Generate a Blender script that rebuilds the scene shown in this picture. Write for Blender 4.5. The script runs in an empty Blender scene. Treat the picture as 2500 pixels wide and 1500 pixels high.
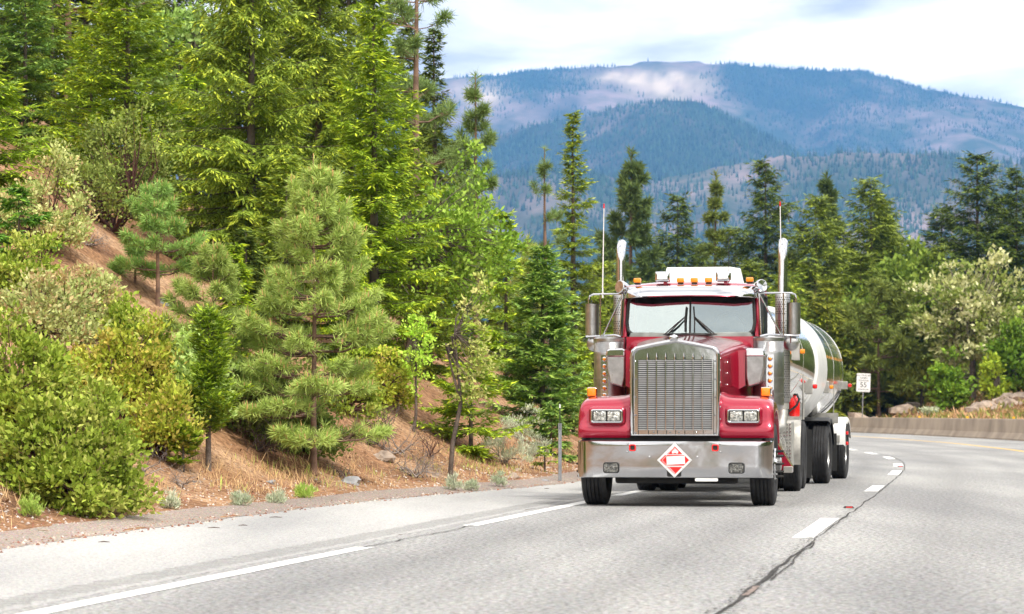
import bpy, bmesh, math, random
import numpy as np
from mathutils import Vector, Matrix

SC = bpy.context.scene
COL = SC.collection
R = math.radians

# ------------------------------------------------------------------ camera
CAMH, FPX, HORZ = 1.14, 6450.0, 1010.0        # camera height, focal length in photo pixels, horizon row
cd = bpy.data.cameras.new('camera')
cam = bpy.data.objects.new('camera', cd)
COL.objects.link(cam)
cam.location = (0, 0, CAMH)
cam.rotation_euler = (R(90), 0, 0)
cd.sensor_width = 36.0
cd.lens = FPX / 2500.0 * 36.0
cd.shift_y = (HORZ - 750.0) / 2500.0
cd.clip_start = 0.5
cd.clip_end = 60000.0
cd.dof.use_dof = True
cd.dof.focus_distance = 32.5
cd.dof.aperture_fstop = 4.5
SC.camera = cam

# ------------------------------------------------------------------ world, sun, exposure
SUN_EL, SUN_AZ = R(52), R(150)                # azimuth measured clockwise from +Y
w = bpy.data.worlds.new('World')
SC.world = w
w.use_nodes = True
nt = w.node_tree
nt.nodes.clear()
N, L = nt.nodes.new, nt.links.new
sky = N('ShaderNodeTexSky')
sky.sky_type = 'NISHITA'
sky.sun_disc = False
sky.sun_elevation = SUN_EL
sky.sun_rotation = SUN_AZ
tc = N('ShaderNodeTexCoord')
sep = N('ShaderNodeSeparateXYZ')
L(tc.outputs['Generated'], sep.inputs[0])
zz = N('ShaderNodeMath'); zz.operation = 'ABSOLUTE'; L(sep.outputs['Z'], zz.inputs[0])
za = N('ShaderNodeMath'); za.operation = 'ADD'; za.inputs[1].default_value = 0.16; L(zz.outputs[0], za.inputs[0])
dx = N('ShaderNodeMath'); dx.operation = 'DIVIDE'; L(sep.outputs['X'], dx.inputs[0]); L(za.outputs[0], dx.inputs[1])
dy = N('ShaderNodeMath'); dy.operation = 'DIVIDE'; L(sep.outputs['Y'], dy.inputs[0]); L(za.outputs[0], dy.inputs[1])
cmb = N('ShaderNodeCombineXYZ'); L(dx.outputs[0], cmb.inputs[0]); L(dy.outputs[0], cmb.inputs[1])
n1 = N('ShaderNodeTexNoise'); n1.inputs['Scale'].default_value = 2.3; n1.inputs['Detail'].default_value = 8
n1.inputs['Roughness'].default_value = 0.52; n1.inputs['Distortion'].default_value = 0.35
mp = N('ShaderNodeMapping'); mp.inputs['Location'].default_value = (3.4, 1.7, 0.0)
L(cmb.outputs[0], mp.inputs[0]); L(mp.outputs[0], n1.inputs['Vector'])
cr = N('ShaderNodeValToRGB')
cr.color_ramp.elements[0].position = 0.36; cr.color_ramp.elements[0].color = (7.4, 7.2, 7.0, 1)
cr.color_ramp.elements[1].position = 0.55; cr.color_ramp.elements[1].color = (16.2, 15.3, 14.2, 1)
L(n1.outputs['Fac'], cr.inputs[0])
n2 = N('ShaderNodeTexNoise'); n2.inputs['Scale'].default_value = 0.7; n2.inputs['Detail'].default_value = 4
L(cmb.outputs[0], n2.inputs['Vector'])
cv = N('ShaderNodeValToRGB')
cv.color_ramp.elements[0].position = 0.30; cv.color_ramp.elements[0].color = (0.82, 0.82, 0.82, 1)
cv.color_ramp.elements[1].position = 0.48; cv.color_ramp.elements[1].color = (1, 1, 1, 1)
L(n2.outputs['Fac'], cv.inputs[0])
mx = N('ShaderNodeMix'); mx.data_type = 'RGBA'
L(cv.outputs['Color'], mx.inputs['Factor']); L(sky.outputs[0], mx.inputs['A']); L(cr.outputs['Color'], mx.inputs['B'])
bg = N('ShaderNodeBackground'); bg.inputs['Strength'].default_value = 0.10
L(mx.outputs['Result'], bg.inputs['Color'])
wo = N('ShaderNodeOutputWorld'); L(bg.outputs[0], wo.inputs[0])

sd = bpy.data.lights.new('sun', 'SUN')
sd.energy = 3.0
sd.angle = R(9)
sd.color = (1.0, 0.95, 0.86)
sun = bpy.data.objects.new('sun', sd)
COL.objects.link(sun)
sv = Vector((math.sin(SUN_AZ) * math.cos(SUN_EL), math.cos(SUN_AZ) * math.cos(SUN_EL), math.sin(SUN_EL)))
sun.rotation_euler = sv.to_track_quat('Z', 'Y').to_euler()
sun.location = (0, -20, 60)

SC.view_settings.view_transform = 'Standard'
SC.view_settings.look = 'None'
SC.view_settings.gamma = 1.0
SC.view_settings.use_curve_mapping = False
SC.view_settings.exposure = 0.60
SC.cycles.max_bounces = 8
SC.cycles.transparent_max_bounces = 12
SC.cycles.volume_bounces = 0
SC.cycles.sample_clamp_indirect = 6

# ------------------------------------------------------------------ helpers
def link(o, parent=None):
    COL.objects.link(o)
    if parent is not None:
        o.parent = parent
    return o

def empty(name, loc=(0, 0, 0), rz=0.0):
    o = bpy.data.objects.new(name, None)
    o.empty_display_size = 0.3
    o.location = loc
    o.rotation_euler = (0, 0, rz)
    return link(o)

def tag(o, label=None, cat=None, group=None, kind=None):
    if label: o['label'] = label
    if cat: o['category'] = cat
    if group: o['group'] = group
    if kind: o['kind'] = kind
    return o

class MB:
    """collects faces and links them as one mesh object"""
    def __init__(s):
        s.v = []; s.f = []
    def add(s, V, F):
        o = len(s.v)
        s.v += [tuple(map(float, p)) for p in V]
        s.f += [tuple(i + o for i in f) for f in F]
        return s
    def box(s, c, d, rot=None, taper=None):
        x, y, z = d[0] / 2, d[1] / 2, d[2] / 2
        V = [Vector((a * x, b * y, e * z)) for e in (-1, 1) for a, b in ((-1, -1), (1, -1), (1, 1), (-1, 1))]
        if taper:
            V = [Vector((p.x * taper[0], p.y * taper[1], p.z)) if p.z > 0 else p for p in V]
        if rot is not None: V = [rot @ p for p in V]
        V = [p + Vector(c) for p in V]
        return s.add(V, [(3, 2, 1, 0), (4, 5, 6, 7), (0, 1, 5, 4), (1, 2, 6, 5), (2, 3, 7, 6), (3, 0, 4, 7)])
    def rbox(s, c, d, r=0.02, seg=2, rot=None):
        bm = bmesh.new()
        bmesh.ops.create_cube(bm, size=1.0)
        for v in bm.verts: v.co = Vector((v.co.x * d[0], v.co.y * d[1], v.co.z * d[2]))
        bmesh.ops.bevel(bm, geom=bm.edges[:], offset=min(r, min(d) * 0.49), segments=seg, profile=0.5, affect='EDGES')
        bm.verts.ensure_lookup_table()
        V = [v.co.copy() for v in bm.verts]
        F = [tuple(v.index for v in f.verts) for f in bm.faces]
        bm.free()
        if rot is not None: V = [rot @ p for p in V]
        return s.add([p + Vector(c) for p in V], F)
    def tube(s, pts, r, n=8, caps=True):
        pts = [Vector(p) for p in pts]
        k = len(pts)
        rs = r if isinstance(r, (list, tuple)) else [r] * k
        t0 = (pts[1] - pts[0]).normalized()
        a = Vector((0, 0, 1)) if abs(t0.z) < 0.9 else Vector((1, 0, 0))
        u = t0.cross(a).normalized()
        V = []; F = []
        for i, p in enumerate(pts):
            t = ((pts[min(i + 1, k - 1)] - p).normalized() + (p - pts[max(i - 1, 0)]).normalized())
            if t.length < 1e-6: t = t0
            t.normalize()
            u = (u - t * u.dot(t)).normalized()
            b = t.cross(u)
            for j in range(n):
                q = 2 * math.pi * j / n
                V.append(p + (u * math.cos(q) + b * math.sin(q)) * rs[i])
        for i in range(k - 1):
            for j in range(n):
                j2 = (j + 1) % n
                F.append((i * n + j, i * n + j2, (i + 1) * n + j2, (i + 1) * n + j))
        if caps:
            F.append(tuple(range(n - 1, -1, -1))); F.append(tuple((k - 1) * n + j for j in range(n)))
        return s.add(V, F)
    def lathe(s, prof, c=(0, 0, 0), axis='Z', n=24, a0=0.0, a1=2 * math.pi):
        full = abs(a1 - a0 - 2 * math.pi) < 1e-6
        m = n if full else n + 1
        V = []; F = []
        for (r, h) in prof:
            for j in range(m):
                q = a0 + (a1 - a0) * j / n
                if axis == 'Z': p = (r * math.cos(q), r * math.sin(q), h)
                elif axis == 'X': p = (h, r * math.cos(q), r * math.sin(q))
                else: p = (r * math.cos(q), h, r * math.sin(q))
                V.append((p[0] + c[0], p[1] + c[1], p[2] + c[2]))
        for i in range(len(prof) - 1):
            for j in range(n):
                j2 = (j + 1) % m
                F.append((i * m + j, i * m + j2, (i + 1) * m + j2, (i + 1) * m + j))
        return s.add(V, F)
    def loft(s, secs, closed=False, cap=False):
        n = len(secs[0]); V = [p for q in secs for p in q]; F = []
        for i in range(len(secs) - 1):
            for j in range(n if closed else n - 1):
                j2 = (j + 1) % n
                F.append((i * n + j, i * n + j2, (i + 1) * n + j2, (i + 1) * n + j))
        if cap:
            F.append(tuple(range(n - 1, -1, -1))); F.append(tuple((len(secs) - 1) * n + j for j in range(n)))
        return s.add(V, F)
    def prism(s, poly, d0, d1, plane='xz'):
        def P(a, b, d):
            return (a, d, b) if plane == 'xz' else ((a, b, d) if plane == 'xy' else (d, a, b))
        n = len(poly)
        V = [P(a, b, d0) for a, b in poly] + [P(a, b, d1) for a, b in poly]
        F = [tuple(range(n)), tuple(range(2 * n - 1, n - 1, -1))]
        F += [(j, n + j, n + (j + 1) % n, (j + 1) % n) for j in range(n)]
        return s.add(V, F)
    def ring(s, outer, inner, d0, d1):
        """frame between two xz outlines of the same point count, from y=d0 (front) to d1"""
        n = len(outer)
        q = []
        dp = min(.5 * math.hypot(outer[0][0] - inner[0][0], outer[0][1] - inner[0][1]) + .002, abs(d1 - d0) * .9)
        q.append([(o[0], d1, o[1]) for o in outer])
        for k in range(9):
            t = k / 8; e = (1 - math.cos(math.pi * t)) / 2; h = math.sin(math.pi * t)
            q.append([(o[0] * (1 - e) + i[0] * e, d0 + dp * (1 - h), o[1] * (1 - e) + i[1] * e) for o, i in zip(outer, inner)])
        q.append([(i[0], d1, i[1]) for i in inner])
        V = [p for r in q for p in r]
        F = [(k * n + j, k * n + (j + 1) % n, (k + 1) * n + (j + 1) % n, (k + 1) * n + j) for k in range(len(q) - 1) for j in range(n)]
        return s.add(V, F)
    def sphere(s, c, r, n=12, m=8, sc=(1, 1, 1)):
        V = [(c[0], c[1], c[2] + r * sc[2])]; F = []
        for i in range(1, m):
            a = math.pi * i / m
            for j in range(n):
                q = 2 * math.pi * j / n
                V.append((c[0] + r * sc[0] * math.sin(a) * math.cos(q), c[1] + r * sc[1] * math.sin(a) * math.sin(q), c[2] + r * sc[2] * math.cos(a)))
        V.append((c[0], c[1], c[2] - r * sc[2]))
        for j in range(n):
            F.append((0, 1 + j, 1 + (j + 1) % n))
            F.append((len(V) - 1, 1 + (m - 2) * n + (j + 1) % n, 1 + (m - 2) * n + j))
        for i in range(m - 2):
            for j in range(n):
                F.append((1 + i * n + j, 1 + (i + 1) * n + j, 1 + (i + 1) * n + (j + 1) % n, 1 + i * n + (j + 1) % n))
        return s.add(V, F)
    def build(s, name, mat, parent=None, smooth=False, angle=35, sub=0, loc=None):
        me = bpy.data.meshes.new(name)
        me.from_pydata(s.v, [], s.f)
        me.validate()
        bm = bmesh.new(); bm.from_mesh(me)
        bmesh.ops.recalc_face_normals(bm, faces=bm.faces[:])
        bm.to_mesh(me); bm.free()
        if mat is not None: me.materials.append(mat)
        if smooth:
            me.shade_smooth()
            if angle: me.set_sharp_from_angle(angle=R(angle))
        o = bpy.data.objects.new(name, me)
        if loc is not None: o.location = loc
        link(o, parent)
        if sub:
            m = o.modifiers.new('subdivision', 'SUBSURF'); m.levels = sub; m.render_levels = sub
        return o

def np_mesh(name, V, Fq, mat, parent=None, col=None, smooth=False):
    """mesh from numpy verts (n,3) and faces (m,k)"""
    V = np.asarray(V, np.float32); Fq = np.asarray(Fq, np.int32)
    me = bpy.data.meshes.new(name)
    me.vertices.add(len(V)); me.vertices.foreach_set('co', V.ravel())
    m, k = Fq.shape
    me.loops.add(m * k); me.loops.foreach_set('vertex_index', Fq.ravel())
    me.polygons.add(m); me.polygons.foreach_set('loop_start', np.arange(0, m * k, k, dtype=np.int32))
    me.update(calc_edges=True)
    if col is not None:
        a = me.color_attributes.new('tint', 'FLOAT_COLOR', 'POINT')
        c4 = np.ones((len(V), 4), np.float32); c4[:, :3] = col
        a.data.foreach_set('color', c4.ravel())
    if mat is not None: me.materials.append(mat)
    if smooth: me.shade_smooth()
    o = bpy.data.objects.new(name, me)
    return link(o, parent)

def hashn(ix, iy, seed):
    h = (ix.astype(np.int64) * 374761393 + iy.astype(np.int64) * 668265263 + seed * 1442695041) & 0x7fffffff
    h = ((h ^ (h >> 13)) * 1274126177) & 0x7fffffff
    h = h ^ (h >> 16)
    return (h & 0xffff) / 65535.0

def vnoise(x, y, seed=0):
    x = np.asarray(x, float); y = np.asarray(y, float)
    ix = np.floor(x); iy = np.floor(y); fx = x - ix; fy = y - iy
    fx = fx * fx * (3 - 2 * fx); fy = fy * fy * (3 - 2 * fy)
    a = hashn(ix, iy, seed); b = hashn(ix + 1, iy, seed); c = hashn(ix, iy + 1, seed); d = hashn(ix + 1, iy + 1, seed)
    return (a * (1 - fx) + b * fx) * (1 - fy) + (c * (1 - fx) + d * fx) * fy

def fbm(x, y, seed=0, oct=4, gain=0.5):
    s = 0; a = 1; t = 0
    for i in range(oct):
        s = s + a * (vnoise(x * 2 ** i, y * 2 ** i, seed + i) - 0.5); t += a; a *= gain
    return s / t * 2

# ------------------------------------------------------------------ materials
def newmat(name):
    m = bpy.data.materials.new(name); m.use_nodes = True
    nt = m.node_tree; b = nt.nodes['Principled BSDF']
    return m, nt, b

def pmat(name, col, rough=0.5, metal=0.0, coat=0.0, var=0.0, vscale=8.0, bump=0.0, bscale=20.0, spec=None, dirt=None, bdist=0.02):
    m, nt, b = newmat(name)
    N, L = nt.nodes.new, nt.links.new
    b.inputs['Base Color'].default_value = (*col, 1)
    b.inputs['Roughness'].default_value = rough
    b.inputs['Metallic'].default_value = metal
    b.inputs['Coat Weight'].default_value = coat
    b.inputs['Coat Roughness'].default_value = 0.04
    if spec is not None: b.inputs['Specular IOR Level'].default_value = spec
    tc = N('ShaderNodeTexCoord')
    if var:
        n = N('ShaderNodeTexNoise'); n.inputs['Scale'].default_value = vscale; n.inputs['Detail'].default_value = 6
        L(tc.outputs['Object'], n.inputs['Vector'])
        r = N('ShaderNodeValToRGB')
        lo = dirt if dirt else tuple(c * (1 - var) for c in col)
        r.color_ramp.elements[0].position = 0.32; r.color_ramp.elements[0].color = (*lo, 1)
        r.color_ramp.elements[1].position = 0.62; r.color_ramp.elements[1].color = (*[min(1, c * (1 + var * .4)) for c in col], 1)
        L(n.outputs['Fac'], r.inputs[0]); L(r.outputs[0], b.inputs['Base Color'])
        mr = N('ShaderNodeMapRange'); mr.inputs['To Min'].default_value = min(1, rough * 1.35); mr.inputs['To Max'].default_value = rough * .8
        L(n.outputs['Fac'], mr.inputs['Value']); L(mr.outputs[0], b.inputs['Roughness'])
    if bump:
        n = N('ShaderNodeTexNoise'); n.inputs['Scale'].default_value = bscale; n.inputs['Detail'].default_value = 3
        L(tc.outputs['Object'], n.inputs['Vector'])
        bp = N('ShaderNodeBump'); bp.inputs['Strength'].default_value = bump; bp.inputs['Distance'].default_value = bdist
        L(n.outputs['Fac'], bp.inputs['Height']); L(bp.outputs[0], b.inputs['Normal'])
    return m

def leafmat(name, trans=0.35, rough=0.55):
    m, nt, b = newmat(name)
    N, L = nt.nodes.new, nt.links.new
    a = N('ShaderNodeAttribute'); a.attribute_name = 'tint'
    oi = N('ShaderNodeObjectInfo')
    hs = N('ShaderNodeHueSaturation')
    mr = N('ShaderNodeMapRange'); mr.inputs['To Min'].default_value = 1.6; mr.inputs['To Max'].default_value = 2.0; hs.inputs['Hue'].default_value = .490; hs.inputs['Saturation'].default_value = 1.0
    L(oi.outputs['Random'], mr.inputs['Value']); L(mr.outputs[0], hs.inputs['Value'])
    L(a.outputs['Color'], hs.inputs['Color'])
    L(hs.outputs['Color'], b.inputs['Base Color'])
    b.inputs['Roughness'].default_value = rough
    b.inputs['Specular IOR Level'].default_value = 0.12
    t = N('ShaderNodeBsdfTranslucent'); L(hs.outputs['Color'], t.inputs['Color'])
    ms = N('ShaderNodeMixShader'); ms.inputs[0].default_value = trans
    L(b.outputs[0], ms.inputs[1]); L(t.outputs[0], ms.inputs[2])
    L(ms.outputs[0], nt.nodes['Material Output'].inputs['Surface'])
    return m

def tintmat(name, rough=0.9):
    m, nt, b = newmat(name)
    a = nt.nodes.new('ShaderNodeAttribute'); a.attribute_name = 'tint'
    nt.links.new(a.outputs['Color'], b.inputs['Base Color'])
    b.inputs['Roughness'].default_value = rough
    b.inputs['Specular IOR Level'].default_value = 0.2
    return m

LEAF = leafmat('foliage', 0.22)
NEEDLE = leafmat('needles', 0.17, 0.5)
TINT = tintmat('tinted')
BARK = pmat('bark', (0.13, 0.10, 0.08), 0.9, var=0.5, vscale=6, bump=0.8, bscale=25)
BARKP = pmat('pine_bark', (0.20, 0.12, 0.08), 0.9, var=0.5, vscale=5, bump=0.8, bscale=18)
MANZ = pmat('red_brown_bark', (0.11, 0.045, 0.035), 0.7, var=0.4, vscale=8)
DEADW = pmat('dead_wood', (0.30, 0.25, 0.22), 0.9, var=0.6, vscale=4)
ROCK = pmat('rock', (0.36, 0.28, 0.22), 0.9, var=0.4, vscale=3, bump=0.7, bscale=9)
ROCKG = pmat('grey_rock', (0.33, 0.33, 0.34), 0.9, var=0.4, vscale=5, bump=0.6, bscale=12)
# ------------------------------------------------------------------ road geometry (x of each line as a function of distance y)
_GY = np.arange(-200.0, 420.0, 1.0)
def curve(ys, xs, k=13):
    g = np.interp(_GY, ys, xs)
    # straight extrapolation at both ends
    g = np.where(_GY < ys[0], xs[0] + (xs[1] - xs[0]) / (ys[1] - ys[0]) * (_GY - ys[0]), g)
    g = np.where(_GY > ys[-1], xs[-1] + (xs[-1] - xs[-2]) / (ys[-1] - ys[-2]) * (_GY - ys[-1]), g)
    p = np.pad(g, k // 2, mode='reflect', reflect_type='odd')
    return np.convolve(p, np.ones(k) / k, mode='valid')
_D = curve([-120, 15, 29, 40, 55.7, 68.7, 84.5, 110, 140, 165, 200, 240, 300], [-23.2, 1.18, 3.63, 5.63, 8.35, 10.0, 10.95, 11.7, 11.9, 11.2, 8.5, 3, -9])
_OFF = curve([-20, 15, 22, 34, 40, 60, 300], [4.0, 3.95, 3.72, 3.6, 3.5, 3.5, 3.5])
_SH = curve([-100, 33, 37, 43, 50, 300], [3.1, 3.1, 2.75, 1.8, 1.9, 2.0], 5)
_Y = curve([-120, 15, 40, 60, 80, 102, 130, 165, 200, 240, 300], [-18.6, 5.8, 10.2, 13.2, 15.5, 17.0, 17.3, 16.3, 13.5, 8, -4])
_B = curve([-120, 15, 40, 60, 80, 110, 140, 163, 200, 240, 300], [-14.6, 9.8, 14.2, 17.2, 19.5, 21.3, 21.4, 20.5, 17.5, 12, 0])
def cx(tab, y): return np.interp(np.clip(y, -199, 400), _GY, tab)
def dash_x(y): return cx(_D, y)
def left_x(y): return cx(_D, y) - cx(_OFF, y)
def edge_x(y): return left_x(y) - cx(_SH, y)
def foot_x(y): return edge_x(y) - 1.15
def yel_x(y): return cx(_Y, y)
def bar_x(y): return cx(_B, y)

def ground_z(x, y):
    x = np.asarray(x, float); y = np.asarray(y, float)
    s = foot_x(y) - x
    sp = np.log1p(np.exp(np.clip(s * 2.2, -40, 40))) / 2.2
    sp = np.where(s > 15, s, sp)
    hill = np.where(sp < 26, 0.56 * sp, 14.56 + 12 * (1 - np.exp(-(sp - 26) / 30)))
    hill = hill * np.where(s > 150, np.exp(-((s - 150) / 250.0) ** 2), 1)
    hill = hill * np.clip(1 - (y - 200) / 160, 0, 1) * np.clip((y + 190) / 120, 0, 1)
    hill = hill + np.clip(sp / 2.5, 0, 1) * np.where(s < 200, 1, 0) * (0.38 * fbm(x / 2.6, y / 2.6, 3, 4) + 0.12 * fbm(x / .5, y / .5, 9, 2))
    t = x - bar_x(y) - 1.0
    tp = np.clip(t, 0, None)
    rh = np.where(tp < 14, 0.21 * tp, 2.94 + 0.05 * (tp - 14))
    rh = np.minimum(rh, 6.0) * np.where(tp > 90, np.exp(-((tp - 90) / 150.0) ** 2), 1) * np.clip((y + 190) / 120, 0, 1)
    rh = rh + np.clip(tp / 4, 0, 1) * 0.8 * fbm(x / 7, y / 7, 21, 3) * np.where(tp < 200, 1, 0)
    z = hill + rh
    e = edge_x(y)
    onroad = (x > e - 0.02) & (x < bar_x(y) + 0.9)
    near = (np.abs(y) < 400)
    z = np.where(onroad & near & (s < 0.3), -0.14, z - 0.015)
    return z

def W(u, v, d):
    return Vector(((u - 1250) / FPX * d, d, CAMH + (HORZ - v) / FPX * d))
def hit(u, v, d0=14.0, d1=260.0):
    d = np.arange(d0, d1, 0.05)
    x = (u - 1250) / FPX * d; z = CAMH + (HORZ - v) / FPX * d
    g = ground_z(x, d)
    k = np.argmax(z <= g)
    if not (z <= g).any(): return None
    return Vector((x[k], d[k], float(g[k])))

# ------------------------------------------------------------------ ground sheet
def asym(stops):
    out = [stops[0][0]]
    for (a, b, st) in [(stops[i][0], stops[i + 1][0], stops[i][1]) for i in range(len(stops) - 1)]:
        n = max(1, int(round((b - a) / st)))
        out += list(np.linspace(a, b, n + 1)[1:])
    return np.array(out)
gy = asym([(-700, 50), (-600, 100), (-200, 12), (12, 0.45), (62, 1.4), (130, 2.5), (260, 12), (420, 120), (1500, 900), (10900, 1)])
gl = asym([(-12000, 3000), (-900, 120), (-170, 9), (-44, 1.1), (-16, 0.42), (-1.2, 0.25), (1.13, .04), (1.21, 2.0), (13, 1.2), (30, 1.4), (60, 6), (150, 50), (1500, 2500), (12000, 1)])
GX = foot_x(gy)[:, None] + gl[None, :]
GYY = np.repeat(gy[:, None], len(gl), 1)
GZ = ground_z(GX, GYY)
V = np.stack([GX, GYY, GZ], -1).reshape(-1, 3)
ni, nj = len(gy), len(gl)
I, J = np.meshgrid(np.arange(ni - 1), np.arange(nj - 1), indexing='ij')
a = (I * nj + J).ravel()
GF = np.stack([a, a + 1, a + nj + 1, a + nj], 1)

def ground_mat():
    m, nt, b = newmat('dirt')
    N, L = nt.nodes.new, nt.links.new
    tc = N('ShaderNodeTexCoord')
    n = N('ShaderNodeTexNoise'); n.inputs['Scale'].default_value = 0.55; n.inputs['Detail'].default_value = 8; n.inputs['Roughness'].default_value = .6
    L(tc.outputs['Object'], n.inputs['Vector'])
    r = N('ShaderNodeValToRGB')
    e = r.color_ramp.elements
    e[0].position = .30; e[0].color = (.16, .09, .055, 1)
    e[1].position = .68; e[1].color = (.44, .30, .19, 1)
    k = r.color_ramp.elements.new(.5); k.color = (.31, .18, .10, 1)
    L(n.outputs['Fac'], r.inputs[0])
    f = N('ShaderNodeTexNoise'); f.inputs['Scale'].default_value = 14; f.inputs['Detail'].default_value = 5
    L(tc.outputs['Object'], f.inputs['Vector'])
    fr = N('ShaderNodeValToRGB'); fr.color_ramp.elements[0].position = .35; fr.color_ramp.elements[0].color = (.55, .5, .48, 1)
    fr.color_ramp.elements[1].position = .7; fr.color_ramp.elements[1].color = (1.35, 1.3, 1.25, 1)
    L(f.outputs['Fac'], fr.inputs[0])
    mu = N('ShaderNodeMix'); mu.data_type = 'RGBA'; mu.blend_type = 'MULTIPLY'; mu.inputs['Factor'].default_value = 1
    L(r.outputs[0], mu.inputs['A']); L(fr.outputs[0], mu.inputs['B'])
    L(mu.outputs['Result'], b.inputs['Base Color'])
    b.inputs['Roughness'].default_value = .95; b.inputs['Specular IOR Level'].default_value = .1
    bp = N('ShaderNodeBump'); bp.inputs['Strength'].default_value = .8; bp.inputs['Distance'].default_value = .05
    L(f.outputs['Fac'], bp.inputs['Height']); L(bp.outputs[0], b.inputs['Normal'])
    return m
DIRT = ground_mat()
ground = np_mesh('ground', V, GF, DIRT, smooth=True)
tag(ground, kind='structure')

# ------------------------------------------------------------------ road
def road_mat(name, c0, c1, sc=42.0):
    m, nt, b = newmat(name)
    N, L = nt.nodes.new, nt.links.new
    tc = N('ShaderNodeTexCoord')
    v = N('ShaderNodeTexVoronoi'); v.inputs['Scale'].default_value = sc
    L(tc.outputs['Object'], v.inputs['Vector'])
    n = N('ShaderNodeTexNoise'); n.inputs['Scale'].default_value = sc * .55; n.inputs['Detail'].default_value = 6; n.inputs['Roughness'].default_value = .7
    L(tc.outputs['Object'], n.inputs['Vector'])
    big = N('ShaderNodeTexNoise'); big.inputs['Scale'].default_value = .35; big.inputs['Detail'].default_value = 5
    mp = N('ShaderNodeMapping'); mp.inputs['Rotation'].default_value = (0, 0, R(10)); mp.inputs['Scale'].default_value = (1.6, .25, 1)
    L(tc.outputs['Object'], mp.inputs[0]); L(mp.outputs[0], big.inputs['Vector'])
    r = N('ShaderNodeValToRGB'); r.color_ramp.elements[0].position = .36; r.color_ramp.elements[0].color = (*c0, 1)
    r.color_ramp.elements[1].position = .60; r.color_ramp.elements[1].color = (*c1, 1)
    L(n.outputs['Fac'], r.inputs[0])
    hv = N('ShaderNodeMix'); hv.data_type = 'RGBA'; hv.blend_type = 'MULTIPLY'; hv.inputs['Factor'].default_value = .55
    L(r.outputs[0], hv.inputs['A']); L(v.outputs['Color'], hv.inputs['B'])
    br = N('ShaderNodeValToRGB'); br.color_ramp.elements[0].position = .35; br.color_ramp.elements[0].color = (.72, .72, .73, 1)
    br.color_ramp.elements[1].position = .65; br.color_ramp.elements[1].color = (1.08, 1.07, 1.05, 1)
    L(big.outputs['Fac'], br.inputs[0])
    sa = N('ShaderNodeHueSaturation'); sa.inputs['Saturation'].default_value = .22; L(hv.outputs['Result'], sa.inputs['Color'])
    m2 = N('ShaderNodeMix'); m2.data_type = 'RGBA'; m2.blend_type = 'MULTIPLY'; m2.inputs['Factor'].default_value = 1
    L(sa.outputs[0], m2.inputs['A']); L(br.outputs[0], m2.inputs['B'])
    wa = N('ShaderNodeAttribute'); wa.attribute_name = 'wear'
    wn = N('ShaderNodeMath'); wn.operation = 'MULTIPLY'; L(wa.outputs['Fac'], wn.inputs[0]); L(big.outputs['Fac'], wn.inputs[1])
    w3 = N('ShaderNodeMix'); w3.data_type = 'RGBA'; w3.blend_type = 'MULTIPLY'; L(wn.outputs[0], w3.inputs['Factor']); L(m2.outputs['Result'], w3.inputs['A']); w3.inputs['B'].default_value = (.55, .55, .56, 1)
    L(w3.outputs['Result'], b.inputs['Base Color'])
    b.inputs['Roughness'].default_value = .88; b.inputs['Specular IOR Level'].default_value = .25
    bp = N('ShaderNodeBump'); bp.inputs['Strength'].default_value = .7; bp.inputs['Distance'].default_value = .012
    L(v.outputs['Distance'], bp.inputs['Height']); L(bp.outputs[0], b.inputs['Normal'])
    return m
ASPH = road_mat('worn_asphalt', (.18, .184, .177), (.55, .555, .535))
SHLD = road_mat('shoulder_asphalt', (.40, .402, .384), (.57, .57, .545), 60)
WHITE = pmat('road_paint_white', (.82, .82, .80), .6, var=.12, vscale=12)
YEL = pmat('road_paint_yellow', (.75, .45, .08), .6, var=.2, vscale=6)
TAR = pmat('crack_dark', (.035, .032, .030), .9, var=.5, vscale=14)
TARB = pmat('crack_brown', (.22, .17, .15), .9, var=.5, vscale=14)

def strip(name, ya, yb, fa, fb, z, mat, parent=None, step=2.0, jag=0.0, seed=0):
    n = max(2, int((yb - ya) / step) + 1)
    ys = np.linspace(ya, yb, n)
    rg = np.random.default_rng(seed)
    xa = fa(ys) + (rg.normal(0, jag, n) if jag else 0); xb = fb(ys) + (rg.normal(0, jag, n) if jag else 0)
    zz = np.full(n, z)
    V = np.stack([np.stack([xa, ys, zz], 1), np.stack([xb, ys, zz], 1)], 1).reshape(-1, 3)
    i = np.arange(n - 1) * 2
    return np_mesh(name, V, np.stack([i, i + 1, i + 3, i + 2], 1), mat, parent)
ysr = np.arange(-180, 331, 2.0)
lw_ = dash_x(ysr) - left_x(ysr); rw_ = yel_x(ysr) - dash_x(ysr)
fr_ = [(0, 0)] + [(.06, 0), (.16, .5), (.24, 1), (.33, .5), (.42, .1), (.50, .55), (.58, .1), (.67, .5), (.76, 1), (.85, .4), (.95, 0)]
colsx = [left_x(ysr) - .25] + [left_x(ysr) + lw_ * f for f, _ in fr_[1:]] + [dash_x(ysr) + rw_ * f for f, _ in fr_[1:]] + [yel_x(ysr) + .3, bar_x(ysr) + .3]
wear = [0] + [w_ for _, w_ in fr_[1:]] + [w_ * .8 for _, w_ in fr_[1:]] + [0, .3]
nc_ = len(colsx)
Vr = np.stack([np.stack([c_, ysr, ysr * 0], 1) for c_ in colsx], 1).reshape(-1, 3)
I, J = np.meshgrid(np.arange(len(ysr) - 1), np.arange(nc_ - 1), indexing='ij'); a = (I * nc_ + J).ravel()
road = np_mesh('road', Vr, np.stack([a, a + 1, a + nc_ + 1, a + nc_], 1), ASPH)
at_ = road.data.attributes.new('wear', 'FLOAT', 'POINT')
at_.data.foreach_set('value', np.tile(np.array(wear, np.float32), len(ysr)))
tag(road, kind='structure')
shoulder = strip('road_shoulder', -180, 330, edge_x, lambda y: left_x(y) - .25, -0.004, SHLD, None, .5, .03, 4)
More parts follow.
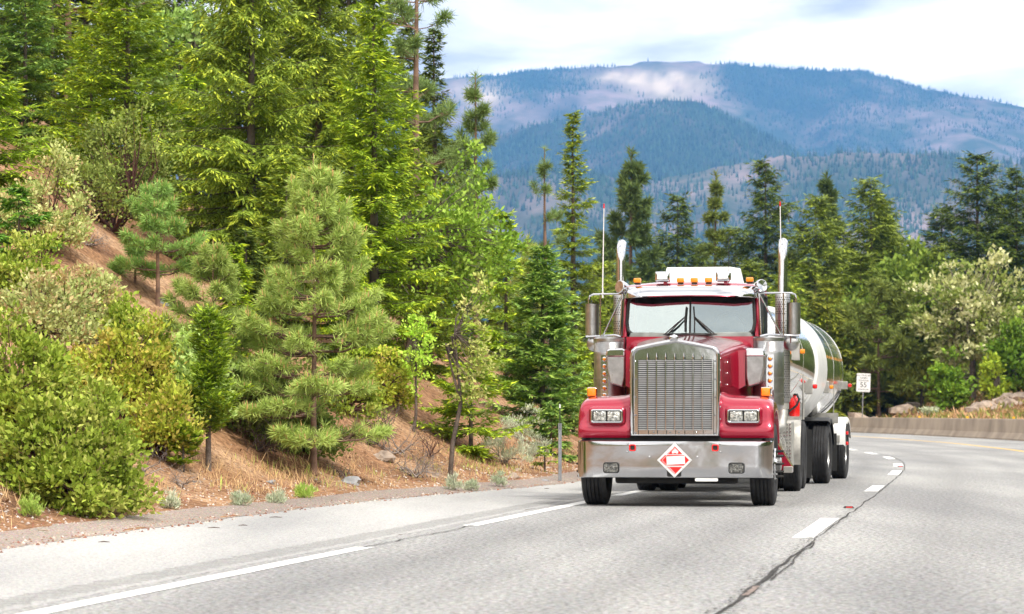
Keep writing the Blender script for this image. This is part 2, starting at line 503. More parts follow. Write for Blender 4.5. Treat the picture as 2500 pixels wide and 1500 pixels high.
tag(shoulder, kind='structure')

# painted markings and cracks: parts of the road
def mark(ya, yb, fx, w, mat=WHITE, name='lane_marking'):
    return strip(name, ya, yb, lambda y: fx(y) - w / 2, lambda y: fx(y) + w / 2, 0.004, mat, road, .6, .003, int(ya * 7) % 997)
for ya, yb in ((-12, -4), (4, 22.5), (26.8, 34.4), (36.6, 44.5), (49, 57), (61, 69), (73, 81)):
    mark(ya, yb, left_x, .17)
for ya, yb in ((-4, -.4), (10, 14), (24.2, 28.7), (38.6, 41.7), (49, 52.6), (56.5, 60), (66, 69.5), (74, 77.5), (82, 85.5), (94, 97.5), (106, 110), (120, 124), (134, 138)):
    mark(ya, yb, lambda y: dash_x(y) - .13, .20)
strip('lane_marking', -20, 300, lambda y: yel_x(y) - .09, lambda y: yel_x(y) + .09, 0.004, YEL, road, 1.5)

def crack(name, ya, yb, fx, wfun, mat, seed, z=0.008, step=.12, amp=.05):
    ys = np.arange(ya, yb, step)
    rg = np.random.default_rng(seed)
    n = len(ys)
    off = amp * fbm(ys * 1.2, ys * 0 + seed, seed, 4) * 2
    wd = wfun(ys) * (0.6 + .5 * rg.random(n) + 1.2 * np.clip(fbm(ys * 2.5, ys * 0 + 3, seed + 2, 3), 0, 1))
    xc = fx(ys) + off
    zz = np.full(n, z)
    V = np.stack([np.stack([xc - wd / 2, ys, zz], 1), np.stack([xc + wd / 2, ys, zz], 1)], 1).reshape(-1, 3)
    i = np.arange(n - 1) * 2
    return np_mesh(name, V, np.stack([i, i + 1, i + 3, i + 2], 1), mat, road)
ck = lambda y: np.interp(y, [10, 14, 16.5, 17.5, 19, 22, 24, 30, 60, 90], [.016, .02, .026, .036, .028, .022, .010, .014, .013, .013])
crack('crack', 9, 92, lambda y: dash_x(y) + .01, ck, TAR, 5, amp=.014)
crack('crack', 16.4, 17.3, lambda y: dash_x(y) + .02, lambda y: y * 0 + .045, TARB, 6, .012, .1, .01)
crack('crack', 18.0, 23.4, lambda y: dash_x(y) + .045, lambda y: y * 0 + .012, TAR, 7, .010, .12, .02)
crack('crack', 22.4, 27.0, lambda y: left_x(y) + .02, lambda y: y * 0 + .016, TAR, 8, .008, .15, .03)
rg = np.random.default_rng(31)
# loose dark crumbs of the broken seam
V = []; F = []
for k in range(900):
    y = rg.uniform(14, 32); x = dash_x(y) + rg.normal(0, .06); s = rg.uniform(.004, .016)
    q = len(V)
    V += [(x - s, y - s * 2, .012), (x + s, y - s, .012), (x + s * .4, y + s * 2, .012)]
    F.append((q, q + 1, q + 2))
o = np_mesh('crack_crumbs', V, F, TAR, road); tag(o, kind='stuff')
# rumble grooves in the shoulder
V = []; F = []
for k in range(330):
    y = 6 + k * .17
    x = left_x(y) - .52 + rg.normal(0, .01); hw = .15 + .03 * rg.random(); t = .014; sl = .18
    q = len(V)
    V += [(x - hw, y - t + sl * -hw * -1 * .0, .0005), (x + hw, y - t, .0005), (x + hw, y + t, .0005), (x - hw, y + t, .0005)]
    F.append((q, q + 1, q + 2, q + 3))
GROOVE = pmat('groove', (.22, .22, .21), .9, var=.5, vscale=5)
o = np_mesh('rumble_grooves', V, F, GROOVE, shoulder); tag(o, kind='stuff')

# ------------------------------------------------------------------ barrier
CONC = pmat('concrete', (.37, .30, .225), .9, var=.3, vscale=.6, bump=.3, bscale=30)
barrier = empty('concrete_barrier', (float(bar_x(140.0)), 140, 0))
tag(barrier, 'long low tan concrete barrier curving along the right side of the highway', 'barrier')
prof = [(0, 0), (0, .08), (.18, .33), (.25, .90), (.27, .93), (.39, .93), (.41, .90), (.48, .33), (.66, .08), (.66, 0)]
ys = np.arange(-60, 300, 3.0)
m = MB()
m.loft([[(float(bar_x(y)) + p[0] - barrier.location.x, float(y) - 140, p[1] - .02) for p in prof] for y in ys])
m.build('wall', CONC, barrier, True, 25)
AMB = pmat('amber_plastic', (.95, .27, .01), .25, coat=.5, var=.15, vscale=40)
YREF = pmat('yellow_reflector', (.9, .5, .03), .4)
for u in (2243, 2360, 2473):
    d = np.arange(90, 170, .1); x = (u - 1250) / FPX * d
    y = float(d[np.argmin(np.abs(x - bar_x(d) - .3))])
    MB().rbox((float(bar_x(y)) + .33 - barrier.location.x, y - 140, .955), (.12, .04, .10), .01).build('reflector', YREF, barrier)

# ------------------------------------------------------------------ mountains
def mtn_mat():
    m, nt, b = newmat('mountain_ground')
    N, L = nt.nodes.new, nt.links.new
    tc = N('ShaderNodeTexCoord')
    n = N('ShaderNodeTexNoise'); n.inputs['Scale'].default_value = .004; n.inputs['Detail'].default_value = 9; n.inputs['Roughness'].default_value = .65
    L(tc.outputs['Object'], n.inputs['Vector'])
    r = N('ShaderNodeValToRGB')
    r.color_ramp.elements[0].position = .38; r.color_ramp.elements[0].color = (.07, .09, .05, 1)
    r.color_ramp.elements[1].position = .60; r.color_ramp.elements[1].color = (.30, .225, .21, 1)
    L(n.outputs['Fac'], r.inputs[0])
    a = N('ShaderNodeAttribute'); a.attribute_name = 'tint'
    mx = N('ShaderNodeMix'); mx.data_type = 'RGBA'
    sp = N('ShaderNodeSeparateColor'); L(a.outputs['Color'], sp.inputs[0])
    L(sp.outputs[0], mx.inputs['Factor']); L(r.outputs[0], mx.inputs['A'])
    mx.inputs['B'].default_value = (.62, .50, .36, 1)  # pale tone that paints the sunlit patches
    m3 = N('ShaderNodeMix'); m3.data_type = 'RGBA'; L(sp.outputs[1], m3.inputs['Factor']); L(r.outputs[0], m3.inputs['A']); m3.inputs['B'].default_value = (.030, .050, .032, 1)
    L(m3.outputs['Result'], mx.inputs['A'])
    L(mx.outputs['Result'], b.inputs['Base Color'])
    b.inputs['Roughness'].default_value = 1; b.inputs['Specular IOR Level'].default_value = 0
    return m
RID = [
    (9500., 4200., [-600, 200, 600, 900, 1070, 1150, 1230, 1300, 1380, 1460, 1520, 1600, 1700, 1800, 1900, 2000, 2100, 2180, 2250, 2330, 2400, 2500, 2700, 3000, 3600],
     [420, 330, 260, 215, 192, 186, 188, 174, 165, 160, 160, 152, 150, 157, 167, 174, 174, 197, 215, 227, 238, 258, 300, 380, 480]),
    (7000., 2700., [-600, 600, 1000, 1200, 1300, 1400, 1480, 1560, 1620, 1700, 1760, 1800, 1860, 1920, 1980, 2100, 2300, 2700, 3600],
     [520, 420, 360, 338, 308, 288, 270, 252, 242, 246, 266, 290, 322, 352, 400, 470, 600, 760, 900]),
    (5200., 2200., [-600, 900, 1100, 1200, 1350, 1500, 1600, 1700, 1800, 1900, 2000, 2100, 2200, 2300, 2400, 2500, 2700, 3600],
     [600, 500, 455, 440, 425, 432, 438, 420, 394, 378, 374, 364, 368, 384, 398, 408, 430, 520])]
def mtn_z(u, y):
    z = np.zeros(np.broadcast(u, y).shape)
    x = (u - 1250) / FPX * y
    gul = np.abs(fbm(x / 620., y / 1500., 40, 4)) * 1.0
    det = fbm(x / 240., y / 300., 47, 4)
    for (yi, wi, us, vs) in RID:
        yy = yi + 260 * fbm(u / 330., u * 0 + yi, 50, 3)
        H = (HORZ - np.interp(u, us, vs)) / FPX * yy + 8
        t = (yy - y) / wi
        b = np.where(t > 0, np.clip(1 - t, 0, 1) ** 1.15, np.clip(1 + t * 1.4, 0, 1))
        off = np.clip(np.abs(t) * 5, 0.05, 1)
        zi = H * b - gul * 150 * off * np.clip(b * 2.2, 0, 1) + det * 16 * np.clip(b * 3, 0, 1)
        z = np.maximum(z, zi)
    return z - .5
us = np.linspace(-300, 3100, 330); ysm = np.concatenate([np.linspace(2600, 5600, 75), np.linspace(5640, 7300, 45), np.linspace(7340, 10600, 75)])
UU, YY = np.meshgrid(us, ysm, indexing='xy')
ZZ = mtn_z(UU, YY); XX = (UU - 1250) / FPX * YY
nj = len(us); I, J = np.meshgrid(np.arange(len(ysm) - 1), np.arange(nj - 1), indexing='ij'); a = (I * nj + J).ravel()
# sunlit patches high on the mountain, painted into the ground colour
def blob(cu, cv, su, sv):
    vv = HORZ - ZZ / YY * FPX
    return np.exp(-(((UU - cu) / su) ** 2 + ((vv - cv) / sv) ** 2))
sun_patch = np.clip(1.3 * blob(1560, 188, 110, 14) + 1.1 * blob(1180, 225, 60, 28) + 1.0 * blob(1640, 215, 90, 30) + .8 * blob(1500, 300, 60, 12), 0, 1) * (YY > 7400) * np.clip(.75 + .9 * fbm(UU / 30., ZZ / 60., 77, 4), 0, 1)
ff = .42 + .9 * (fbm(XX / 420., YY / 420., 60, 5)) + np.where(YY < 5600, .05, np.where(YY < 7300, .10, -.12)) + .45 * np.exp(-((UU - 1620) / 200) ** 2) * (YY > 5500) * (YY < 7300) + .5 * np.exp(-((UU - 1320) / 190) ** 2) + (.65 * np.exp(-((UU - 1950) / 130) ** 2) - .4 * np.exp(-((UU - 1690) / 90) ** 2)) * (YY > 7300)
colm = np.zeros((UU.size, 3)); colm[:, 0] = sun_patch.ravel(); colm[:, 1] = np.clip(ff + .55 * fbm(XX / 70., YY / 110., 81, 3) - .08, 0, .92).ravel()
MT = mtn_mat()
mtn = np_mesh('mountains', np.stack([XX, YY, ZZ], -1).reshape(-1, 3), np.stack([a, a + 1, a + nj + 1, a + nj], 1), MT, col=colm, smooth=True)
tag(mtn, kind='structure')
# far woods on the slopes: nobody could count them
rg = np.random.default_rng(77)
n = 130000
u = rg.uniform(800, 2650, n); y = np.sqrt(rg.uniform(3300. ** 2, 9700. ** 2, n)); x = (u - 1250) / FPX * y
z = mtn_z(u, y)
dens = fbm(x / 420., y / 420., 60, 5) + .25 * fbm(x / 90., y / 90., 66, 3)
vv = HORZ - z / y * FPX
forest = np.where(y < 7300, .12, -.20) + .35 * np.exp(-((u - 1650) / 160) ** 2) * (y > 5600) * (y < 7300) + .35 * np.exp(-((u - 1320) / 190) ** 2) + (.45 * np.exp(-((u - 1950) / 130) ** 2) - .3 * np.exp(-((u - 1690) / 90) ** 2)) * (y > 7300)
mm = np.exp(-(((u - 1580) / 130) ** 2 + ((vv - 190) / 22) ** 2)) + np.exp(-(((u - 1180) / 60) ** 2 + ((vv - 225) / 28) ** 2))  # mask thinning the trees over the painted sunlit patches
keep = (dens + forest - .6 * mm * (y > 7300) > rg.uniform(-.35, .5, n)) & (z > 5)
x, y, z = x[keep], y[keep], z[keep]; n = len(x)
h = rg.uniform(8, 17, n); r = h * rg.uniform(.16, .24, n)
an = rg.uniform(0, 6.28, n)
def cones(x, y, z, h, r, an, sink=2):
    n = len(x)
    P = np.zeros((n, 4, 3))
    for k in range(3):
        P[:, k, 0] = x + r * np.cos(an + k * 2.0944); P[:, k, 1] = y + r * np.sin(an + k * 2.0944); P[:, k, 2] = z - sink
    P[:, 3, 0] = x; P[:, 3, 1] = y; P[:, 3, 2] = z + h
    b0 = np.arange(n)[:, None] * 4
    return P.reshape(-1, 3), np.concatenate([np.concatenate([b0 + k, b0 + (k + 1) % 3, b0 + 3], 1) for k in range(3)], 0)
Pv, F = cones(x, y, z, h, r, an)
c = np.array([.030, .055, .028])[None] * rg.uniform(.5, 2.0, (n, 1))
o = np_mesh('far_woods', Pv, F, TINT, col=np.repeat(c, 4, 0))
tag(o, 'conifer woods scattered over the distant blue mountains', 'woods', kind='stuff')

# woods that flank the road behind the viewer (seen mirrored in the chrome)
n = 5200
y = rg.uniform(-170, 4, n); side_ = rg.random(n) < .3
y = np.where(side_, y, rg.uniform(-170, 330, n))
x = np.where(side_, foot_x(y) - 5 - rg.exponential(16, n), np.maximum(bar_x(y) + 4, .203 * y + 2.5) + rg.exponential(16, n))
z = ground_z(x, y); h = rg.uniform(3, 9, n) + np.where(y > 100, 4, 0)
Pv, F = cones(x, y, z, h, h * .2, rg.uniform(0, 6.28, n), .3)
c = np.array([.07, .10, .025])[None] * rg.uniform(.5, 1.4, (n, 1))
o = np_mesh('roadside_woods', Pv, F, TINT, col=np.repeat(c, 4, 0))
tag(o, 'conifer woods along the highway outside the view', 'woods', kind='stuff')
# gravel verge
ysv = np.arange(2, 120, .35); nv = len(ysv)
rgv = np.random.default_rng(12)
cols_ = [edge_x(ysv) + .05 + rgv.normal(0, .03, nv), edge_x(ysv) - .25, edge_x(ysv) - .55, edge_x(ysv) - .85 + .12 * fbm(ysv * .6, ysv * 0, 14, 3)]
Vv = np.stack([np.stack([cx_, ysv, (ysv * 0 - .001) if k == 0 else ground_z(cx_, ysv) + (.012 if k < 3 else -.02)], 1) for k, cx_ in enumerate(cols_)], 1).reshape(-1, 3)
I, J = np.meshgrid(np.arange(nv - 1), np.arange(3), indexing='ij'); a = (I * 4 + J).ravel()
GRAV = road_mat('gravel', (.24, .165, .13), (.56, .46, .39), 75)
GRAV.node_tree.nodes['Principled BSDF'].inputs['Roughness'].default_value = 1
for nd in GRAV.node_tree.nodes:
    if nd.type == 'HUE_SAT': nd.inputs['Saturation'].default_value = .8
verge = np_mesh('gravel_verge', Vv, np.stack([a, a + 1, a + 5, a + 4], 1), GRAV); tag(verge, kind='structure')

# ------------------------------------------------------------------ haze
hz = MB().box((0, 5200, 679.5), (26000, 12000, 1362)).build('haze', None)
tag(hz, 'pale blue air between the highway and the mountains', 'haze', kind='stuff')
hm = bpy.data.materials.new('haze'); hm.use_nodes = True
nt = hm.node_tree; nt.nodes.clear()
pv = nt.nodes.new('ShaderNodeVolumePrincipled')
pv.inputs['Color'].default_value = (.14, .42, .96, 1)
pv.inputs['Density'].default_value = 0.000085
pv.inputs['Anisotropy'].default_value = 0.0
mo = nt.nodes.new('ShaderNodeOutputMaterial')
nt.links.new(pv.outputs[0], mo.inputs['Volume'])
hz.data.materials.append(hm)
# ------------------------------------------------------------------ truck materials
RED = pmat('red_metallic_paint', (.37, .005, .032), .24, metal=.4, coat=1.0, var=.10, vscale=900)
CHROME = pmat('chrome', (.60, .61, .63), .07, metal=1, var=.06, vscale=3, bump=.05, bscale=3.0)
CHROMEB = pmat('bumper_chrome', (.55, .56, .585), .10, metal=1, var=.06, vscale=3, bump=.06, bscale=2.0, bdist=.05)
STEEL = pmat('brushed_steel', (.46, .46, .455), .28, metal=1, var=.25, vscale=9, bump=.1, bscale=60)
DULL = pmat('dull_aluminium', (.50, .49, .46), .5, metal=.85, var=.35, vscale=6)
ALU = pmat('polished_tank_aluminium', (.86, .86, .84), .09, metal=1, var=.05, vscale=2, bump=.06, bscale=1.6, bdist=.05)
TYRE = pmat('tyre_rubber', (.022, .022, .024), .72, var=.45, vscale=7, bump=.2, bscale=60)
BLACK = pmat('black_plastic', (.018, .018, .018), .5, var=.3, vscale=12)
UNDER = pmat('greasy_underside', (.020, .019, .018), .8, var=.5, vscale=6)
WPAINT = pmat('white_paint', (.80, .80, .79), .35, coat=.3, var=.10, vscale=3)
REDP = pmat('red_plastic', (.75, .01, .01), .25, coat=.6, var=.15, vscale=40)
SIGNRED = pmat('placard_red', (.80, .012, .010), .45, var=.08, vscale=20)
SIGNW = pmat('placard_white', (.80, .80, .80), .45, var=.06, vscale=15)
LENS = pmat('headlamp_lens', (.66, .66, .62), .12, metal=.8, coat=1, var=.5, vscale=30, bump=.7, bscale=40, dirt=(.18, .18, .17))
FABRIC = pmat('cab_interior', (.24, .26, .25), .9, var=.3, vscale=6)
SLAT = pmat('grille_slats', (.62, .63, .64), .42, metal=.4, var=.15, vscale=10)
MESHD = pmat('grille_screen', (.07, .07, .068), .7, metal=.1, var=.4, vscale=60)
CABLE = pmat('cable_rubber', (.015, .015, .017), .6, var=.3, vscale=20)

def glass_mat(name, tint, refl):
    m, nt, b = newmat(name)
    nt.nodes.remove(b)
    N, L = nt.nodes.new, nt.links.new
    g = N('ShaderNodeBsdfGlossy'); g.inputs['Roughness'].default_value = .02; g.inputs['Color'].default_value = (.80, .92, .93, 1)
    n = N('ShaderNodeTexNoise'); n.inputs['Scale'].default_value = 1.1; tcn = N('ShaderNodeTexCoord'); L(tcn.outputs['Object'], n.inputs['Vector'])
    bp = N('ShaderNodeBump'); bp.inputs['Strength'].default_value = .02; bp.inputs['Distance'].default_value = .05
    L(n.outputs['Fac'], bp.inputs['Height']); L(bp.outputs[0], g.inputs['Normal'])
    t = N('ShaderNodeBsdfTransparent'); t.inputs['Color'].default_value = (*tint, 1)
    lw = N('ShaderNodeLayerWeight'); lw.inputs['Blend'].default_value = .35
    mr = N('ShaderNodeMapRange'); mr.inputs['To Min'].default_value = refl; mr.inputs['To Max'].default_value = 1.0
    L(lw.outputs['Fresnel'], mr.inputs['Value'])
    x = N('ShaderNodeMixShader'); L(mr.outputs[0], x.inputs[0]); L(t.outputs[0], x.inputs[1]); L(g.outputs[0], x.inputs[2])
    L(x.outputs[0], nt.nodes['Material Output'].inputs['Surface'])
    return m
GLASS = glass_mat('windshield_glass', (.66, .78, .76), .42)

def wheel(parent, x, y, r, wd, side, dual=False, front=False, name='wheel'):
    """rim is the part; tyre, hub and lug nuts are its sub-parts. side=+1: outer face towards +x"""
    hw = wd / 2
    rr = .286
    def tyre_prof(c):
        P = [(rr, c - hw * .62), (rr + .03, c - hw * .80), (r * .70, c - hw * .98), (r * .86, c - hw), (r - .045, c - hw * .97), (r - .012, c - hw * .88), (r, c - hw * .78)]
        g = [-.48, -.16, .16, .48]
        for q in g:
            P += [(r, c + hw * (q - .055)), (r - .016, c + hw * (q - .04)), (r - .016, c + hw * (q + .04)), (r, c + hw * (q + .055))]
        P += [(r, c + hw * .78), (r - .012, c + hw * .88), (r - .045, c + hw * .97), (r * .86, c + hw), (r * .70, c + hw * .98), (rr + .03, c + hw * .80), (rr, c + hw * .62)]
        return P
    m = MB()
    o = hw * side
    if front:
        # convex steer disc
        m.lathe([(rr, -hw * .6 * side), (rr, o * .62), (rr + .012, o * .72), (rr - .01, o * .70), (rr - .03, o * .35), (.225, o * .45), (.19, o * 1.02), (.13, o * 1.10), (.10, o * 1.1), (0, o * 1.1)], (0, 0, 0), 'X', 32)
    else:
        m.lathe([(rr, -hw * .6 * side), (rr, o * .62), (rr + .014, o * .74), (rr - .008, o * .72), (rr - .025, o * .3), (.25, -o * .5), (.20, -o * .72), (.12, -o * .75), (0, -o * .75)], (0, 0, 0), 'X', 32)
    rim = m.build(name, STEEL if not front else CHROME, parent, True, 40, loc=(x, y, r))
    cs = [0.0] if not dual else [0.0, -side * (wd + .055)]
    for c in cs:
        MB().lathe(tyre_prof(c), (0, 0, 0), 'X', 48).build('tyre', TYRE, rim, True, 30)
    h = MB()
    if front:
        h.lathe([(.085, o * 1.1), (.085, o * 1.35), (.07, o * 1.45), (0, o * 1.45)], (0, 0, 0), 'X', 16)
    else:
        h.lathe([(.11, -o * .75), (.11, o * .3), (.09, o * .42), (0, o * .42)], (0, 0, 0), 'X', 16)
    h.build('hub', STEEL, rim, True)
    nl = MB(); hh = MB()
    for k in range(10):
        a = 2 * math.pi * k / 10
        R0 = .165
        b0 = o * (1.04 if front else -.73)
        nl.lathe([(.019, b0), (.019, b0 + side * .05), (.012, b0 + side * .085), (0, b0 + side * .085)], (0, R0 * math.cos(a), R0 * math.sin(a)), 'X', 6)
        if front and k % 1 == 0:
            a2 = a + .314
            hh.sphere((o * .66, .232 * math.cos(a2), .232 * math.sin(a2)), .024, 8, 6, (.35, 1, 1))
    if front:
        for k in range(10):
            a = 2 * math.pi * k / 10; a2 = a + .314; b0 = o * 1.04
            MB().lathe([(.019, b0), (.019, b0 + side * .05), (.012, b0 + side * .085), (0, b0 + side * .085)], (0, .165 * math.cos(a), .165 * math.sin(a)), 'X', 6).build('lug_nut', UNDER, rim)
            MB().sphere((o * .66, .232 * math.cos(a2), .232 * math.sin(a2)), .024, 8, 6, (.35, 1, 1)).build('hand_hole', UNDER, rim)
    else:
        tag(nl.build('lug_nuts', DULL, rim), kind='stuff')
    return rim

def rrect(cxx, cz, w_, h_, r, n=4):
    P = []
    for (sx, sz, a0) in ((1, 1, 0), (-1, 1, 90), (-1, -1, 180), (1, -1, 270)):
        for k in range(n + 1):
            a = R(a0 + 90 * k / n)
            P.append((cxx + sx * (w_ / 2 - r) + r * math.cos(a), cz + sz * (h_ / 2 - r) + r * math.sin(a)))
    return P

# ------------------------------------------------------------------ tractor
TY = R(9)
truck = empty('truck_tractor', (2.10, 33.0, 0), -TY)
tag(truck, 'red conventional semi truck tractor with chrome grille and bumper driving toward the viewer', 'truck')
def tp(m, name, mat, **k): return m.build(name, mat, truck, **k)

# frame and dark underside
m = MB()
for sx in (-1, 1):
    m.box((sx * .42, 3.9, .88), (.09, 8.9, .26))
m.box((0, -.35, .62), (1.0, .5, .30)); m.rbox((0, .5, .62), (.7, 1.4, .55), .1); m.box((0, 0, .52), (1.9, .14, .14))
m.box((0, -.55, .40), (1.45, .10, .10)); m.rbox((0, -.45, .33), (1.5, .25, .10), .03)
m.rbox((0, 1.9, .65), (.6, 1.8, .5), .1)
m.box((0, .4, 1.05), (1.0, 1.9, .5))
m.box((0, -.52, .82), (2.1, .25, .12))
for yy in (6.2, 7.52):
    m.box((0, yy, .52), (2.0, .16, .16)); m.sphere((0, yy, .52), .24, 12, 8)
m.box((0, 6.6, 1.06), (.9, 1.6, .12))
tp(m, 'chassis', UNDER)
wheel(truck, -1.045, 0, .515, .30, -1, front=True)
wheel(truck, 1.045, 0, .515, .30, 1, front=True)
for yy in (6.2, 7.52):
    for sx in (-1, 1):
        wheel(truck, sx * 1.075, yy, .515, .27, sx, dual=True)

# bumper: wavy polished sheet with wrapped ends
rb = np.random.default_rng(3)
path = [(-1.19, -.40), (-1.195, -.62), (-1.19, -.73), (-1.165, -.79), (-1.11, -.82)] + [(-1.05 + i * .07, -.83) for i in range(31)] + [(1.11, -.82), (1.165, -.79), (1.19, -.73), (1.195, -.62), (1.19, -.40)]
zs = [.356, .362, .42, .50, .58, .66, .74, .785, .800, .806]
secs = []
for i, z in enumerate(zs):
    row = []
    for (px, py) in path:
        dd = .006 * float(fbm(px * 1.7 + 3, z * 2.5, 8, 3)) if 1 < i < 8 else 0
        if i in (0, 9): dd += .025
        if i in (1, 8): dd += .003
        row.append((px, py + dd, z))
    secs.append(row)
bumper = tp(MB().loft(secs), 'bumper', CHROMEB, smooth=True, angle=50)
def btube(c, r, mat, nm, par): return MB().sphere(c, r, 10, 6, (1, .6, 1)).build(nm, mat, par, True)
for sx in (-1, 1):
    MB().ring(rrect(sx * .505, .722, .085, .085, .02), rrect(sx * .505, .722, .052, .052, .012), -.853, -.82).build('tow_hole', REDP, bumper, True)
    MB().prism(rrect(sx * .505, .722, .06, .06, .012), -.838, -.825).build('tow_hole_void', BLACK, bumper)
    MB().ring(rrect(sx * .765, .478, .195, .135, .03), rrect(sx * .765, .478, .165, .105, .02), -.866, -.82).build('fog_lamp_bezel', BLACK, bumper, True)
    MB().prism(rrect(sx * .765, .478, .17, .11, .02), -.852, -.83).build('fog_lamp', LENS, bumper)
    g = MB()
    for k in range(9): g.box((sx * .765 - .07 + k * .0175, -.857, .478), (.003, .006, .105))
    for k in range(6): g.box((sx * .765, -.857, .437 + k * .0165), (.165, .006, .003))
    o = g.build('fog_lamp_grid', BLACK, bumper); tag(o, kind='stuff')
    btube((sx * .29 - .005, -.842, .612), .014, CHROME, 'bolt', bumper)
    for dz in (-.05, .05):
        btube((sx * .505 + sx * .065 * (1 if dz < 0 else .9), -.842, .722 + dz), .013, CHROME, 'bolt', bumper)
MB().prism(rrect(0.005, .42, .175, .10, .02), -.838, -.825).build('bumper_opening', BLACK, bumper)
MB().prism(rrect(.40, .335, .28, .04, .015), -.842, -.825).build('plate_bracket', WPAINT, bumper)

# flammable-liquid placard
pl = tp(MB().prism([(.012, .36), (.222, .572), (.012, .785), (-.20, .572)], -.862, -.848), 'placard', SIGNW)
def flat(poly, y, mat, nm='placard_print', par=pl): return MB().prism([(a + .012, b + .572) for a, b in poly], y, y + .004).build(nm, mat, par)
flat([(-.095, .075), (.095, .075), (.005, .168)], -.8665, SIGNRED)
flat([(-.178, .0), (-.115, .062), (.118, .062), (.178, .002), (.112, -.064), (-.108, -.064)], -.8665, SIGNRED)
flat([(-.088, -.082), (.093, -.082), (.006, -.172)], -.8665, SIGNRED)
flat([(-.098, .045), (.125, .055), (.13, -.045), (-.093, -.057)], -.8705, SIGNW)
flat([(-.155, -.002), (-.149, -.002), (-.07, -.083), (-.076, -.083)], -.8705, SIGNW)
flat([(-.149, .0), (-.155, .0), (-.092, .066), (-.086, .066)], -.8705, SIGNW)
flat([(-.086, .075), (-.080, .075), (-.008, .150), (-.014, .150)], -.8705, SIGNW)
flat([(-.074, -.082), (-.068, -.082), (.010, -.160), (.004, -.165)], -.8705, SIGNW)
flat([(-.018, .073), (-.030, .090), (-.034, .108), (-.026, .102), (-.024, .122), (-.014, .112), (-.014, .135), (-.002, .120), (.004, .158), (.014, .136), (.018, .120), (.024, .138), (.030, .118), (.036, .126), (.038, .108), (.048, .116), (.046, .096), (.036, .078), (.024, .073), (.026, .086), (.012, .092), (.006, .082), (-.004, .094), (-.010, .084)], -.8705, SIGNW, 'flame_print')
for (a, b) in ((.0, .195), (-.19, .0), (.19, .0), (0, -.195), (-.1, -.1), (.1, -.1)):
    MB().sphere((a + .012, -.864, b + .572), .006, 8, 4).build('screw', DULL, pl)

# radiator shell and grille
GYF = -.70
outer = [(-.55, .862), (.55, .862), (.55, 1.30), (.55, 1.86), (.535, 1.915), (.49, 1.958), (.25, 2.01), (0.0, 2.055), (-.25, 2.01), (-.49, 1.958), (-.535, 1.915), (-.55, 1.86), (-.55, 1.30)]
inner = [(-.508, .885), (.508, .885), (.508, 1.30), (.508, 1.835), (.496, 1.882), (.46, 1.916), (.235, 1.964), (0.0, 2.006), (-.235, 1.964), (-.46, 1.916), (-.496, 1.882), (-.508, 1.835), (-.508, 1.30)]
shell = tp(MB().ring(outer, inner, GYF - .02, GYF + .16), 'radiator_shell', CHROME, smooth=True, angle=40)
m = MB(); m.prism([(a * 1.0, b) for a, b in inner], GYF + .055, GYF + .075)
m.build('grille_panel', CHROME, shell)
m = MB().prism([(-.45, .935), (.45, .935), (.45, 1.80), (-.45, 1.80)], GYF + .04, GYF + .052)
m.build('grille_screen', MESHD, shell)
m = MB()
for k in range(37):
    m.box((0, GYF + .030, .942 + k * .0234), (.90, .012, .0075))
o = m.build('grille_slats', SLAT, shell); tag(o, kind='stuff')
for k in range(7):
    xx = -.336 + k * .112
    b = MB(); b.box((xx, GYF + .012, 1.335), (.013, .02, .89)); b.tube([(xx, GYF + .012, 1.775), (xx, GYF + .006, 1.80), (xx, GYF + .006, 1.83), (xx, GYF + .012, 1.885)], [.007, .011, .010, .001], 8)
    b.build('grille_bar', CHROME, shell, True)
for sx in (-1, 1):
    m = MB().box((sx * .462, GYF + .02, 1.34), (.016, .03, .92)); m.build('grille_side_trim', CHROME, shell)
    m = MB()
    for k in range(5): m.sphere((sx * .487, GYF + .045, .90 + k * .22), .011, 8, 6)
    for k in range(7): m.sphere((sx * .553, GYF + .06, .92 + k * .15), .010, 8, 6)
    o = m.build('rivets', CHROME, shell, True); tag(o, kind='stuff')
m = MB()
for xx in (-.265, -.06, .045, .26): m.sphere((xx, GYF + .045, .91), .011, 8, 6)
o = m.build('rivets', CHROME, shell, True); tag(o, kind='stuff')
m = MB().rbox((-.012, GYF - .0, 2.065), (.105, .10, .06), .018, 3); m.rbox((-.012, GYF + .11, 2.085), (.05, .18, .05), .02, 3)
m.build('hood_ornament', CHROME, shell, True)

# hood
def hood_sec(y, w_, zc, zp, zb):
    P = [(-w_ - .01, y, zb), (-w_, y, zb + .25), (-w_, y, zc - .16), (-w_ + .012, y, zc - .07), (-w_ + .05, y, zc - .015), (-w_ + .13, y, zc + .018), (-w_ * .5, y, zc * .5 + zp * .5 + .012), (-.10, y, zp - .006), (-.03, y, zp + .004)]
    return P + [(-p[0], p[1], p[2]) for p in P[::-1]]
m = MB().loft([hood_sec(-.545, .535, 1.90, 2.005, 1.0), hood_sec(-.3, .545, 1.925, 2.02, 1.0), hood_sec(.1, .58, 1.96, 2.06, 1.05), hood_sec(.5, .64, 2.0, 2.095, 1.2), hood_sec(.9, .72, 2.04, 2.125, 1.25), hood_sec(1.2, .79, 2.07, 2.15, 1.25), hood_sec(1.36, .82, 2.085, 2.16, 1.25)])
hood = tp(m, 'hood', RED, smooth=True, angle=60, sub=1)
m = MB()
for sx in (-1, 1):
    for k in range(4): m.sphere((sx * .585, .05, 1.36 + k * .14), .011, 8, 6)
o = m.build('rivets', CHROME, hood, True); tag(o, kind='stuff')

